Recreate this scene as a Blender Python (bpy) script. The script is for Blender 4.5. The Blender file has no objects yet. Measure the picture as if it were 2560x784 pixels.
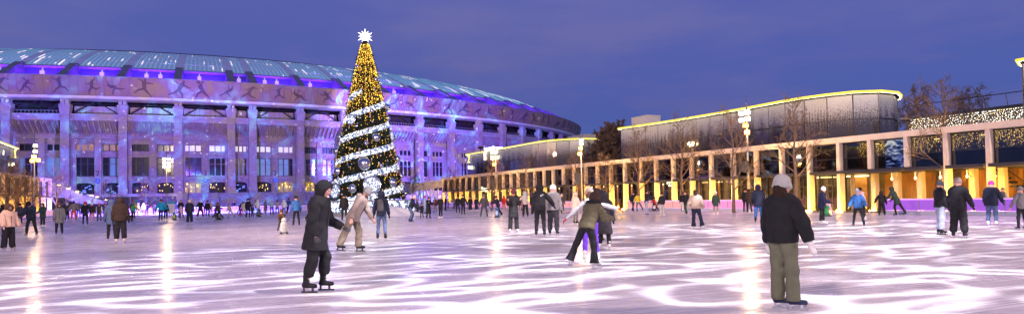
import bpy, bmesh, math, random
import numpy as np
from mathutils import Matrix, Vector
R = math.radians
random.seed(7); RNG = np.random.default_rng(11)
scene = bpy.context.scene
COL = scene.collection

# ------------------------------------------------------------------ camera
FPX, CY, H0 = 1707.0, 454.1, 1.5          # focal length and principal row in photo pixels, eye height
YAW, PITCH, ROLL = math.atan(760/1707), R(1.4), R(1.04)
Fw = Vector((math.sin(YAW)*math.cos(PITCH), math.cos(YAW)*math.cos(PITCH), math.sin(PITCH)))
R0 = Vector((math.cos(YAW), -math.sin(YAW), 0)); U0 = R0.cross(Fw)
Rt = R0*math.cos(ROLL)-U0*math.sin(ROLL); Up = U0*math.cos(ROLL)+R0*math.sin(ROLL)
EYE = Vector((0, 0, H0))
cam = bpy.data.cameras.new('camera'); camo = bpy.data.objects.new('camera', cam); COL.objects.link(camo)
cam.sensor_width = 36; cam.lens = 36*FPX/2560; cam.shift_y = (CY-392)/2560; cam.clip_end = 3000
camo.matrix_world = Matrix(((Rt.x, Up.x, -Fw.x, 0), (Rt.y, Up.y, -Fw.y, 0), (Rt.z, Up.z, -Fw.z, H0), (0, 0, 0, 1)))
scene.camera = camo
def ray(x, y): return Fw + Rt*((x-1280)/FPX) - Up*((y-CY)/FPX)
def ground(x, y, z=0.0):                   # point at height z seen at photo pixel (x, y)
    r = ray(x, y); return EYE + r*((z-H0)/r.z)
def atd(x, y, d):                          # point at depth d along the view
    r = ray(x, y); return EYE + r*d
def depth(p): return (Vector(p)-EYE).dot(Fw)

# ------------------------------------------------------------------ world, dusk sky
world = bpy.data.worlds.new('World'); scene.world = world; world.use_nodes = True
wn, wl = world.node_tree.nodes, world.node_tree.links
wn.clear()
out = wn.new('ShaderNodeOutputWorld'); bg = wn.new('ShaderNodeBackground'); wl.new(bg.outputs[0], out.inputs[0])
sky = wn.new('ShaderNodeTexSky'); sky.sky_type = 'NISHITA'; sky.sun_disc = False
sky.sun_elevation = R(-2.0); sky.sun_rotation = R(200); sky.air_density = 1.0; sky.dust_density = 1.0; sky.ozone_density = 4.0
skm = wn.new('ShaderNodeVectorMath'); skm.operation = 'SCALE'; skm.inputs['Scale'].default_value = 0.5
wl.new(sky.outputs[0], skm.inputs[0])
tc = wn.new('ShaderNodeTexCoord'); sep = wn.new('ShaderNodeSeparateXYZ'); wl.new(tc.outputs['Generated'], sep.inputs[0])
rmp = wn.new('ShaderNodeValToRGB'); wl.new(sep.outputs['Z'], rmp.inputs[0])
e = rmp.color_ramp.elements
e[0].position = 0.0; e[0].color = (0.062, 0.135, 0.37, 1)
e[1].position = 1.0; e[1].color = (0.10, 0.12, 0.33, 1)
q = e.new(0.12); q.color = (0.050, 0.095, 0.35, 1)
q = e.new(0.26); q.color = (0.070, 0.090, 0.32, 1)
mp = wn.new('ShaderNodeMapping'); mp.inputs['Scale'].default_value = (1.6, 1.6, 7.0); wl.new(tc.outputs['Generated'], mp.inputs[0])
nz = wn.new('ShaderNodeTexNoise'); nz.inputs['Scale'].default_value = 1.7; nz.inputs['Detail'].default_value = 6; nz.inputs['Roughness'].default_value = .55
wl.new(mp.outputs[0], nz.inputs[0])
cr = wn.new('ShaderNodeMapRange'); cr.inputs[1].default_value = .40; cr.inputs[2].default_value = .64; wl.new(nz.outputs[0], cr.inputs[0])
cmix = wn.new('ShaderNodeMixRGB'); cmix.inputs[2].default_value = (0.115, 0.118, 0.32, 1)
cmu = wn.new('ShaderNodeMath'); cmu.operation = 'MULTIPLY'; cmu.inputs[1].default_value = .9; wl.new(cr.outputs[0], cmu.inputs[0]); wl.new(cmu.outputs[0], cmix.inputs[0])
wl.new(rmp.outputs[0], cmix.inputs[1])
add = wn.new('ShaderNodeVectorMath'); add.operation = 'ADD'; wl.new(cmix.outputs[0], add.inputs[0]); wl.new(skm.outputs[0], add.inputs[1])
wl.new(add.outputs[0], bg.inputs[0]); bg.inputs[1].default_value = 0.92

# ------------------------------------------------------------------ lights of the place, with added floods
def light(kind, name, loc, power, color, target=None, size=.3, cone=120, blend=.6, rad=None):
    l = bpy.data.lights.new(name, kind); l.energy = power; l.color = color
    if kind != 'SUN': l.shadow_soft_size = size
    if kind == 'SPOT': l.spot_size = R(cone); l.spot_blend = blend
    o = bpy.data.objects.new(name, l); COL.objects.link(o); o.location = loc
    if target is not None: o.rotation_euler = (Vector(target)-Vector(loc)).to_track_quat('-Z', 'Y').to_euler()
    return o
sun = light('SUN', 'afterglow_sun', (0, -50, 60), 0.06, (1, .75, .6), (10, 40, 0)); sun.data.angle = R(20)
# unseen floods without masts, added to even out the ice and brighten the arcade
light('SPOT', 'added_floodlight', (-28, -14, 24), 80000, (1.0, .75, .64), (2, 30, 0), 1.4, 125, 1.0)
light('SPOT', 'added_floodlight', (44, -12, 24), 78000, (1.0, .74, .67), (20, 30, 0), 1.4, 125, 1.0)
light('SPOT', 'added_floodlight', (-27, 12, 22), 155000, (1.0, .68, .48), (47, 66, 2), 1.2, 56, .9)

def gobo(name, loc, target, power, build, cone=170, size=.02, rot=None):
    """a projector: a spot whose emission is shaped by a procedural slide"""
    o = light('SPOT', name, loc, power, (1, 1, 1), target, size, cone, .12)
    if rot is not None: o.rotation_euler = rot
    l = o.data; l.use_nodes = True; n, k = l.node_tree.nodes, l.node_tree.links
    em = next(x for x in n if x.type == 'EMISSION')
    t = n.new('ShaderNodeTexCoord'); s = n.new('ShaderNodeSeparateXYZ'); k.new(t.outputs['Normal'], s.inputs[0])
    ab = n.new('ShaderNodeMath'); ab.operation = 'ABSOLUTE'; k.new(s.outputs[2], ab.inputs[0])
    cb = n.new('ShaderNodeCombineXYZ')
    for i in (0, 1):
        d = n.new('ShaderNodeMath'); d.operation = 'DIVIDE'; k.new(s.outputs[i], d.inputs[0]); k.new(ab.outputs[0], d.inputs[1]); k.new(d.outputs[0], cb.inputs[i])
    build(n, k, cb.outputs[0], em)
    return o
def nmath(n, k, op, a, b=None, c=None):
    m = n.new('ShaderNodeMath'); m.operation = op
    for i, v in enumerate((a, b, c)):
        if v is None: continue
        if isinstance(v, (int, float)): m.inputs[i].default_value = v
        else: k.new(v, m.inputs[i])
    return m.outputs[0]
def nrange(n, k, v, a, b, c=0., d=1., smooth=True):
    m = n.new('ShaderNodeMapRange'); m.interpolation_type = 'SMOOTHSTEP' if smooth else 'LINEAR'
    m.inputs[1].default_value, m.inputs[2].default_value, m.inputs[3].default_value, m.inputs[4].default_value = a, b, c, d
    k.new(v, m.inputs[0]); return m.outputs[0]
GZ = 21.0
def ripple_slide(n, k, uv, em):
    # uv * GZ = metres on the ice around the projector's foot
    sc = n.new('ShaderNodeVectorMath'); sc.operation = 'SCALE'; sc.inputs['Scale'].default_value = GZ; k.new(uv, sc.inputs[0])
    w = n.new('ShaderNodeTexNoise'); w.inputs['Scale'].default_value = .33; w.inputs['Detail'].default_value = 1; k.new(sc.outputs[0], w.inputs[0])
    pats = []
    for sd_, scl, lv in ((3.1, .56, 3.0), (17.7, .62, 2.2)):
        mv = n.new('ShaderNodeVectorMath'); mv.operation = 'ADD'; mv.inputs[1].default_value = (sd_, sd_*2, 0); mpx = n.new('ShaderNodeMapping'); mpx.inputs['Rotation'].default_value = (0, 0, R(24)); mpx.inputs['Scale'].default_value = (.62, 1.3, 1); k.new(sc.outputs[0], mpx.inputs[0]); k.new(mpx.outputs[0], mv.inputs[0])
        nt = n.new('ShaderNodeTexNoise'); nt.inputs['Scale'].default_value = scl; nt.inputs['Detail'].default_value = 0; k.new(mv.outputs[0], nt.inputs[0])
        fr = nmath(n, k, 'FRACT', nmath(n, k, 'MULTIPLY', nt.outputs[0], lv)); tri = nmath(n, k, 'ABSOLUTE', nmath(n, k, 'SUBTRACT', fr, .5))
        wid = nrange(n, k, w.outputs[0], .30, .68, .07, .23, False)
        pats.append(nrange(n, k, nmath(n, k, 'DIVIDE', tri, wid), .0, 1.0, 1, 0))
    brk = nrange(n, k, w.outputs[0], .34, .50, .25, 1)
    pat = nmath(n, k, 'MULTIPLY', nmath(n, k, 'MAXIMUM', pats[0], pats[1]), brk)
    sp = n.new('ShaderNodeSeparateXYZ'); k.new(sc.outputs[0], sp.inputs[0])
    # the slide's own circular mask
    dx = nmath(n, k, 'SUBTRACT', sp.outputs[0], GC[0]); dy = nmath(n, k, 'SUBTRACT', sp.outputs[1], GC[1])
    rr = nmath(n, k, 'SQRT', nmath(n, k, 'ADD', nmath(n, k, 'POWER', nmath(n, k, 'ABSOLUTE', dx), 2), nmath(n, k, 'POWER', nmath(n, k, 'ABSOLUTE', dy), 2)))
    msk = nrange(n, k, rr, GR-1.5, GR+.5, 1, 0)
    # inverse-square falloff is levelled by the projector lens
    su = n.new('ShaderNodeSeparateXYZ'); k.new(uv, su.inputs[0])
    r2 = nmath(n, k, 'ADD', nmath(n, k, 'MULTIPLY', su.outputs[0], su.outputs[0]), nmath(n, k, 'MULTIPLY', su.outputs[1], su.outputs[1]))
    lev = nmath(n, k, 'MINIMUM', nmath(n, k, 'MULTIPLY', nmath(n, k, 'POWER', nmath(n, k, 'ADD', r2, 1.), 1.4), .5), 2.2)
    k.new(nmath(n, k, 'MULTIPLY', nmath(n, k, 'MULTIPLY', pat, msk), lev), em.inputs['Strength'])
    em.inputs['Color'].default_value = (1, .94, 1, 1)
GLOC = (12, 4, GZ); GC = (4.5, -1.0); GR = 28.0
gobo('ripple_projector', GLOC, None, 84000, ripple_slide, 165, .14, (0, 0, 0))

vs = scene.view_settings
vs.view_transform = 'Standard'; vs.look = 'None'; vs.exposure = 0.22; vs.gamma = 1; vs.use_curve_mapping = False
scene.render.engine = 'CYCLES'; scene.cycles.use_denoising = True
scene.cycles.max_bounces = 5; scene.cycles.diffuse_bounces = 2; scene.cycles.glossy_bounces = 3; scene.cycles.transparent_max_bounces = 8
scene.cycles.sample_clamp_indirect = 4; scene.cycles.caustics_reflective = False; scene.cycles.caustics_refractive = False
# ------------------------------------------------------------------ materials
MATS = {}
def mat(name, color=(.5, .5, .5), rough=.6, metal=0., emit=None, es=0., var=.12, vscale=6., bump=0., bscale=40., spec=.5, sample=True, coat=0.):
    if name in MATS: return MATS[name]
    m = bpy.data.materials.new(name); m.use_nodes = True; MATS[name] = m
    n, k = m.node_tree.nodes, m.node_tree.links; b = n['Principled BSDF']
    b.inputs['Roughness'].default_value = rough; b.inputs['Metallic'].default_value = metal; b.inputs['Specular IOR Level'].default_value = spec
    b.inputs['Coat Weight'].default_value = coat
    b.inputs['Base Color'].default_value = (*color, 1)
    if var or bump:
        t = n.new('ShaderNodeTexCoord')
    if var:
        z = n.new('ShaderNodeTexNoise'); z.inputs['Scale'].default_value = vscale; z.inputs['Detail'].default_value = 5; k.new(t.outputs['Object'], z.inputs[0])
        r = nrange(n, k, z.outputs[0], .25, .75, 1-var, 1+var, False)
        x = n.new('ShaderNodeVectorMath'); x.operation = 'SCALE'; x.inputs[0].default_value = color; k.new(r, x.inputs['Scale']); k.new(x.outputs[0], b.inputs['Base Color'])
    if bump:
        z2 = n.new('ShaderNodeTexNoise'); z2.inputs['Scale'].default_value = bscale; z2.inputs['Detail'].default_value = 3; k.new(t.outputs['Object'], z2.inputs[0])
        bp = n.new('ShaderNodeBump'); bp.inputs['Strength'].default_value = bump; bp.inputs['Distance'].default_value = .02; k.new(z2.outputs[0], bp.inputs['Height']); k.new(bp.outputs[0], b.inputs['Normal'])
    if emit is not None:
        b.inputs['Emission Color'].default_value = (*emit, 1); b.inputs['Emission Strength'].default_value = es
        if not sample: m.cycles.emission_sampling = 'NONE'
    return m

# ------------------------------------------------------------------ meshes
class MB:
    def __init__(s): s.v = []; s.f = []; s.mi = []; s.cur = 0
    def add(s, vs, fs):
        o = len(s.v); s.v += [tuple(p) for p in vs]; s.f += [tuple(i+o for i in f) for f in fs]; s.mi += [s.cur]*len(fs)
    def hexa(s, p):   # 8 points: bottom ring 0-3, top ring 4-7
        s.add(p, [(3, 2, 1, 0), (4, 5, 6, 7), (0, 1, 5, 4), (1, 2, 6, 5), (2, 3, 7, 6), (3, 0, 4, 7)])
    def box(s, x0, x1, y0, y1, z0, z1, fr=None):
        P = [(x0, y0, z0), (x1, y0, z0), (x1, y1, z0), (x0, y1, z0), (x0, y0, z1), (x1, y0, z1), (x1, y1, z1), (x0, y1, z1)]
        if fr is not None: P = [fr(*p) for p in P]
        s.hexa(P)
    def tube(s, pts, rad, n=8, cap=True, up=None):
        pts = [Vector(p) for p in pts]; rs = rad if isinstance(rad, (list, tuple)) else [rad]*len(pts)
        ring = []; u = None
        for i, p in enumerate(pts):
            d = (pts[min(i+1, len(pts)-1)]-pts[max(i-1, 0)]).normalized()
            if u is None:
                a = Vector((0, 0, 1)) if abs(d.z) < .9 else Vector((1, 0, 0)); u = d.cross(a).normalized()
            else: u = (u-d*u.dot(d)).normalized()
            w = d.cross(u)
            ring.append([p+(u*math.cos(2*math.pi*j/n)+w*math.sin(2*math.pi*j/n))*rs[i] for j in range(n)])
        vs = [q for r in ring for q in r]; fs = []
        for i in range(len(pts)-1):
            for j in range(n): fs.append((i*n+j, i*n+(j+1) % n, (i+1)*n+(j+1) % n, (i+1)*n+j))
        if cap: fs.append(tuple(range(n-1, -1, -1))); b = (len(pts)-1)*n; fs.append(tuple(b+j for j in range(n)))
        s.add(vs, fs)
    def lathe(s, prof, n=24, c=(0, 0, 0)):     # prof: (r, z) list
        vs = []; fs = []
        for r, z in prof:
            for j in range(n): vs.append((c[0]+r*math.cos(2*math.pi*j/n), c[1]+r*math.sin(2*math.pi*j/n), c[2]+z))
        for i in range(len(prof)-1):
            for j in range(n): fs.append((i*n+j, i*n+(j+1) % n, (i+1)*n+(j+1) % n, (i+1)*n+j))
        fs.append(tuple(range(n-1, -1, -1))); b = (len(prof)-1)*n; fs.append(tuple(b+j for j in range(n)))
        s.add(vs, fs)
    def grid(s, rows, close=False):            # rows of points
        n = len(rows[0]); vs = [p for r in rows for p in r]; fs = []
        for i in range(len(rows)-1):
            for j in range(n if close else n-1): fs.append((i*n+j, i*n+(j+1) % n, (i+1)*n+(j+1) % n, (i+1)*n+j))
        s.add(vs, fs)
    def prism(s, poly, off):                   # poly 3D points, extruded by vector off
        n = len(poly); off = Vector(off); a = [Vector(p) for p in poly]; b = [p+off for p in a]
        fs = [tuple(range(n-1, -1, -1)), tuple(range(n, 2*n))]+[(i, (i+1) % n, n+(i+1) % n, n+i) for i in range(n)]
        s.add(a+b, fs)
    def sphere(s, c, r, n=10, m=6, sc=(1, 1, 1)):
        vs = [(c[0], c[1], c[2]-r*sc[2])]
        for i in range(1, m):
            t = -math.pi/2+math.pi*i/m
            for j in range(n): vs.append((c[0]+r*sc[0]*math.cos(t)*math.cos(2*math.pi*j/n), c[1]+r*sc[1]*math.cos(t)*math.sin(2*math.pi*j/n), c[2]+r*sc[2]*math.sin(t)))
        vs.append((c[0], c[1], c[2]+r*sc[2])); fs = [(0, 1+(j+1) % n, 1+j) for j in range(n)]
        for i in range(m-2):
            for j in range(n): fs.append((1+i*n+j, 1+i*n+(j+1) % n, 1+(i+1)*n+(j+1) % n, 1+(i+1)*n+j))
        b = 1+(m-2)*n; fs += [(b+j, b+(j+1) % n, len(vs)-1) for j in range(n)]
        s.add(vs, fs)
    def mesh(s, name, smooth=False):
        me = bpy.data.meshes.new(name); me.from_pydata(s.v, [], s.f); me.update()
        if smooth: me.polygons.foreach_set('use_smooth', [True]*len(me.polygons))
        return me
def fixn(me):
    bm = bmesh.new(); bm.from_mesh(me); bmesh.ops.recalc_face_normals(bm, faces=bm.faces); bm.to_mesh(me); bm.free()
def tag(o, label=None, cat=None, group=None, kind=None):
    if label: o['label'] = label
    if cat: o['category'] = cat
    if group: o['group'] = group
    if kind: o['kind'] = kind
    return o
def link(name, data, parent=None, M=None):
    o = bpy.data.objects.new(name, data); COL.objects.link(o)
    if parent is not None:
        o.parent = parent
        if parent.type == 'EMPTY' and not parent.get('_local'): o.matrix_parent_inverse = Matrix.Translation(-parent.location)
    if M is not None: o.matrix_basis = M
    return o
def obj(name, mb, m, parent=None, smooth=False, M=None, fix=True):
    me = mb.mesh(name, smooth) if isinstance(mb, MB) else mb
    if isinstance(mb, MB):
        if fix: fixn(me)
        for x in (m if isinstance(m, (list, tuple)) else [m]): me.materials.append(x)
        if isinstance(m, (list, tuple)): me.polygons.foreach_set('material_index', mb.mi)
    return link(name, me, parent, M)
def empty(name, loc, label, cat, group=None, kind=None):
    o = bpy.data.objects.new(name, None); COL.objects.link(o); o.location = loc; o.empty_display_size = .2
    return tag(o, label, cat, group, kind)
def text_mesh(s, size, depth_):
    c = bpy.data.curves.new('lettering', 'FONT'); c.body = s; c.size = size; c.extrude = depth_; c.align_x = 'CENTER'; c.align_y = 'CENTER'; c.resolution_u = 3
    t = bpy.data.objects.new('lettering', c); COL.objects.link(t)
    dg = bpy.context.evaluated_depsgraph_get(); me = bpy.data.meshes.new_from_object(t.evaluated_get(dg))
    bpy.data.objects.remove(t); return me
def text(name, s, size, p, xdir, m, parent, depth_=.04, up=(0, 0, 1), bold=0):
    me = text_mesh(s, size, depth_); me.materials.clear(); me.materials.append(m)
    x = Vector(xdir).normalized(); y = Vector(up).normalized(); z = x.cross(y)
    M = Matrix(((x.x, y.x, z.x, p[0]), (x.y, y.y, z.y, p[1]), (x.z, y.z, z.z, p[2]), (0, 0, 0, 1)))
    me.transform(M); return link(name, me, parent)
def M_frame(p, x, y, z):
    return Matrix(((x[0], y[0], z[0], p[0]), (x[1], y[1], z[1], p[1]), (x[2], y[2], z[2], p[2]), (0, 0, 0, 1)))
UNIT = {}
def unit_box(m):
    key = m.name
    if key not in UNIT:
        b = MB(); b.box(0, 1, 0, 1, 0, 1); me = b.mesh('block'); fixn(me); me.materials.append(m); UNIT[key] = me
    return UNIT[key]
def ubox(name, m, parent, p, ex, ey, ez):     # a block from corner p along three vectors, sharing one mesh
    return link(name, unit_box(m), parent, M_frame(p, ex, ey, ez))

# ------------------------------------------------------------------ named materials
M_conc = mat('pale_concrete', (.50, .42, .38), .75, var=.10, vscale=1.2, bump=.15, bscale=12)
M_brick = mat('pale_brick', (.42, .36, .33), .85, var=.22, vscale=2.5, bump=.3, bscale=6)
M_stone = mat('grey_stone', (.48, .45, .44), .8, var=.14, vscale=.9, bump=.2, bscale=5)
M_dark = mat('dark_metal', (.03, .03, .035), .45, var=.15)
M_grey = mat('grey_metal', (.33, .33, .34), .45, .3, var=.1)
M_steel = mat('galvanised_steel', (.55, .55, .56), .35, .7, var=.1)
M_white = mat('white_paint', (.75, .74, .74), .45, var=.06)
M_inter = mat('dark_interior', (.045, .04, .045), .8, var=.3, vscale=.8)
# ------------------------------------------------------------------ ground and ice
def course_mat(name, color, pitch, rough=.85):
    m = mat(name, color, rough, var=.2, vscale=2.5)
    n, k = m.node_tree.nodes, m.node_tree.links; b = n['Principled BSDF']
    g = n.new('ShaderNodeNewGeometry'); s = n.new('ShaderNodeSeparateXYZ'); k.new(g.outputs['Position'], s.inputs[0])
    fr = nmath(n, k, 'FRACT', nmath(n, k, 'DIVIDE', s.outputs[2], pitch))
    j = nrange(n, k, fr, 0, .16, 0, 1)
    bp = n.new('ShaderNodeBump'); bp.inputs['Strength'].default_value = .9; bp.inputs['Distance'].default_value = .06; k.new(j, bp.inputs['Height']); k.new(bp.outputs[0], b.inputs['Normal'])
    return m
M_course = course_mat('coursed_pale_brick', (.44, .38, .345), .42)

def ice_mat():
    m = mat('ice', (.8, .78, .8), .3, var=0); n, k = m.node_tree.nodes, m.node_tree.links; b = n['Principled BSDF']
    g = n.new('ShaderNodeNewGeometry')
    def noise(scale, det, sc=(1, 1, 1), rot=0., rough=.6):
        mp = n.new('ShaderNodeMapping'); mp.inputs['Scale'].default_value = sc; mp.inputs['Rotation'].default_value = (0, 0, rot); k.new(g.outputs['Position'], mp.inputs[0])
        z = n.new('ShaderNodeTexNoise'); z.inputs['Scale'].default_value = scale; z.inputs['Detail'].default_value = det; z.inputs['Roughness'].default_value = rough; k.new(mp.outputs[0], z.inputs[0]); return z.outputs[0]
    big = noise(.09, 5); frost = noise(1.4, 8, rough=.7)
    s1 = noise(1.1, 6, (.12, 3.2, 1), .5, .75); s2 = noise(1.3, 6, (3.0, .10, 1), .25, .75); s3 = noise(1.0, 6, (.10, 2.8, 1), -.7, .75)
    scr = nmath(n, k, 'MAXIMUM', nmath(n, k, 'MAXIMUM', nrange(n, k, s1, .60, .70), nrange(n, k, s2, .61, .71)), nrange(n, k, s3, .61, .71))
    for i_, an_ in enumerate((.2, 1.0, -.4, 2.1)):
        f_ = noise(2.2, 3, (.05, 5.0, 1), an_+.13, .6); scr = nmath(n, k, 'MAXIMUM', scr, nmath(n, k, 'MULTIPLY', nrange(n, k, f_, .62, .66), .9))
    fz = nmath(n, k, 'ADD', nmath(n, k, 'MULTIPLY', big, .55), nmath(n, k, 'MULTIPLY', frost, .45))
    fr = nrange(n, k, fz, .36, .62)
    mix = n.new('ShaderNodeMixRGB'); mix.inputs[1].default_value = (.58, .53, .57, 1); mix.inputs[2].default_value = (.75, .69, .72, 1); k.new(fr, mix.inputs[0])
    mix2 = n.new('ShaderNodeMixRGB'); mix2.inputs[2].default_value = (.84, .82, .85, 1); k.new(nmath(n, k, 'MULTIPLY', scr, .55), mix2.inputs[0]); k.new(mix.outputs[0], mix2.inputs[1])
    k.new(mix2.outputs[0], b.inputs['Base Color'])
    ro = nmath(n, k, 'ADD', nrange(n, k, fr, 0, 1, .13, .30, False), nmath(n, k, 'MULTIPLY', scr, .2)); k.new(ro, b.inputs['Roughness'])
    b.inputs['IOR'].default_value = 1.31; b.inputs['Specular IOR Level'].default_value = .42
    bp = n.new('ShaderNodeBump'); bp.inputs['Strength'].default_value = .22; bp.inputs['Distance'].default_value = .015
    fine = noise(9, 5, (1, 1, 1)); hh = nmath(n, k, 'ADD', nmath(n, k, 'MULTIPLY', fine, .6), scr)
    k.new(hh, bp.inputs['Height']); k.new(bp.outputs[0], b.inputs['Normal'])
    return m
M_ice = ice_mat()
M_pave = mat('snowy_paving', (.34, .32, .34), .8, var=.35, vscale=.3, bump=.3, bscale=3)
b = MB(); b.add([(-1500, -1500, -.06), (1500, -1500, -.06), (1500, 1500, -.06), (-1500, 1500, -.06)], [(0, 1, 2, 3)])
tag(obj('ground', b, M_pave), kind='structure')

# arcade lines in plan (right one from the photograph's vanishing point, left one across the rink)
AD = Vector((-math.sin(R(2.47)), math.cos(R(2.47)), 0)); AN = Vector((AD.y, -AD.x, 0))      # along, and away from the rink
AP = atd(2040, 526, 55.7); AP.z = 0
LD = Vector((.012, 1, 0)).normalized(); LN = Vector((-LD.y, LD.x, 0)); LP = atd(0, 519, 81); LP.z = 0
def arc_pt(px, P=AP, D=AD):      # where the pixel column px meets the vertical plane of the arcade
    r = ray(px, 480); r.z = 0; o = Vector((0, 0, 0))
    # o + r*t = P + D*s
    det = r.x*(-D.y)-r.y*(-D.x); t = (P.x*(-D.y)-P.y*(-D.x))/det
    return (o+r*t-P).dot(D)
def edge(P, D, N, s, off): q = P+D*s-N*off; return (q.x, q.y)
fy = 121.0
b = MB()
pr0 = edge(AP, AD, AN, -75, 1.2); pr1 = edge(AP, AD, AN, fy-AP.y, 1.2); pl0 = edge(LP, LD, LN, -135, 2.0); pl1 = edge(LP, LD, LN, fy-LP.y, 2.0)
b.add([(*pl0, 0), (*pr0, 0), (*pr1, 0), (*pl1, 0)], [(0, 1, 2, 3)])
tag(obj('ice_rink', b, M_ice), kind='structure')

# ------------------------------------------------------------------ stadium
EA, EB, EC = 145.0, 118.3, (-2.87, 280.69)
_an = np.linspace(-math.pi, math.pi, 8001); _ex = EA*np.sin(_an); _ey = -EB*np.cos(_an)
_L = np.r_[0, np.cumsum(np.hypot(np.diff(_ex), np.diff(_ey)))]; _L -= _L[4000]
def ell(l):
    a = np.interp(l, _L, _an); x, y = EA*math.sin(a), -EB*math.cos(a)
    t = Vector((EA*math.cos(a), EB*math.sin(a), 0)).normalized(); n = Vector((t.y, -t.x, 0))
    return Vector((EC[0]+x, EC[1]+y, 0)), t, n
def S(l, n, z):
    p, t, nn = ell(l); p = p+nn*n; return Vector((p.x, p.y, z))
SP, NAR, PH = 10.46, 4.46, -34.24
KL = [(PH+k*SP) if k <= 4 else (PH+4*SP+NAR+(k-5)*SP) for k in range(-2, 21)]
def sweep(prof, l0, l1, step=2.6):
    ls = np.linspace(l0, l1, max(2, int((l1-l0)/step)+1)); b = MB()
    b.grid([[S(l, n, z) for n, z in prof] for l in ls]); return b
ST = empty('stadium', S(0, 0, 0), 'huge oval brick stadium with lit domed roof and athlete frieze', 'stadium')
L0, L1 = KL[0], KL[-1]
Zp = 3.9
podium = sweep([(5.0, -.05), (5.0, Zp-.02), (-9, Zp-.02)], L0-60, L1+60); obj('podium', podium, M_stone, ST)
# body behind everything, so nothing shows through
obj('inner_wall', sweep([(-4.6, Zp-.1), (-4.6, 27.4)], L0-60, L1+110), M_inter, ST)
M_glassd = mat('dark_window_glass', (.02, .022, .03), .12, var=.3, vscale=.4, spec=.7)
M_glow1 = mat('lit_window_warm', (.25, .16, .12), .3, emit=(1, .55, .35), es=.22, var=.2)
M_glow2 = mat('lit_window_white', (.5, .45, .5), .3, emit=(.9, .82, 1), es=.55, var=.2)
M_glow3 = mat('lit_window_blue', (.1, .15, .3), .3, emit=(.3, .5, 1), es=.25, var=.2)
M_gold = mat('golden_interior_lamp', (.4, .3, .1), .5, emit=(1, .68, .16), es=2.5, sample=False)
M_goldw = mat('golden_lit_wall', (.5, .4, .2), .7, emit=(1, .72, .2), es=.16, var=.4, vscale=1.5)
M_bluel = mat('blue_light_line', (.1, .1, .5), .5, emit=(.15, .25, 1), es=2.2, sample=False)
M_beige = mat('beige_panel', (.62, .55, .45), .6, var=.08)
M_wfr = mat('window_frame_brown', (.12, .09, .08), .6)
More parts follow.
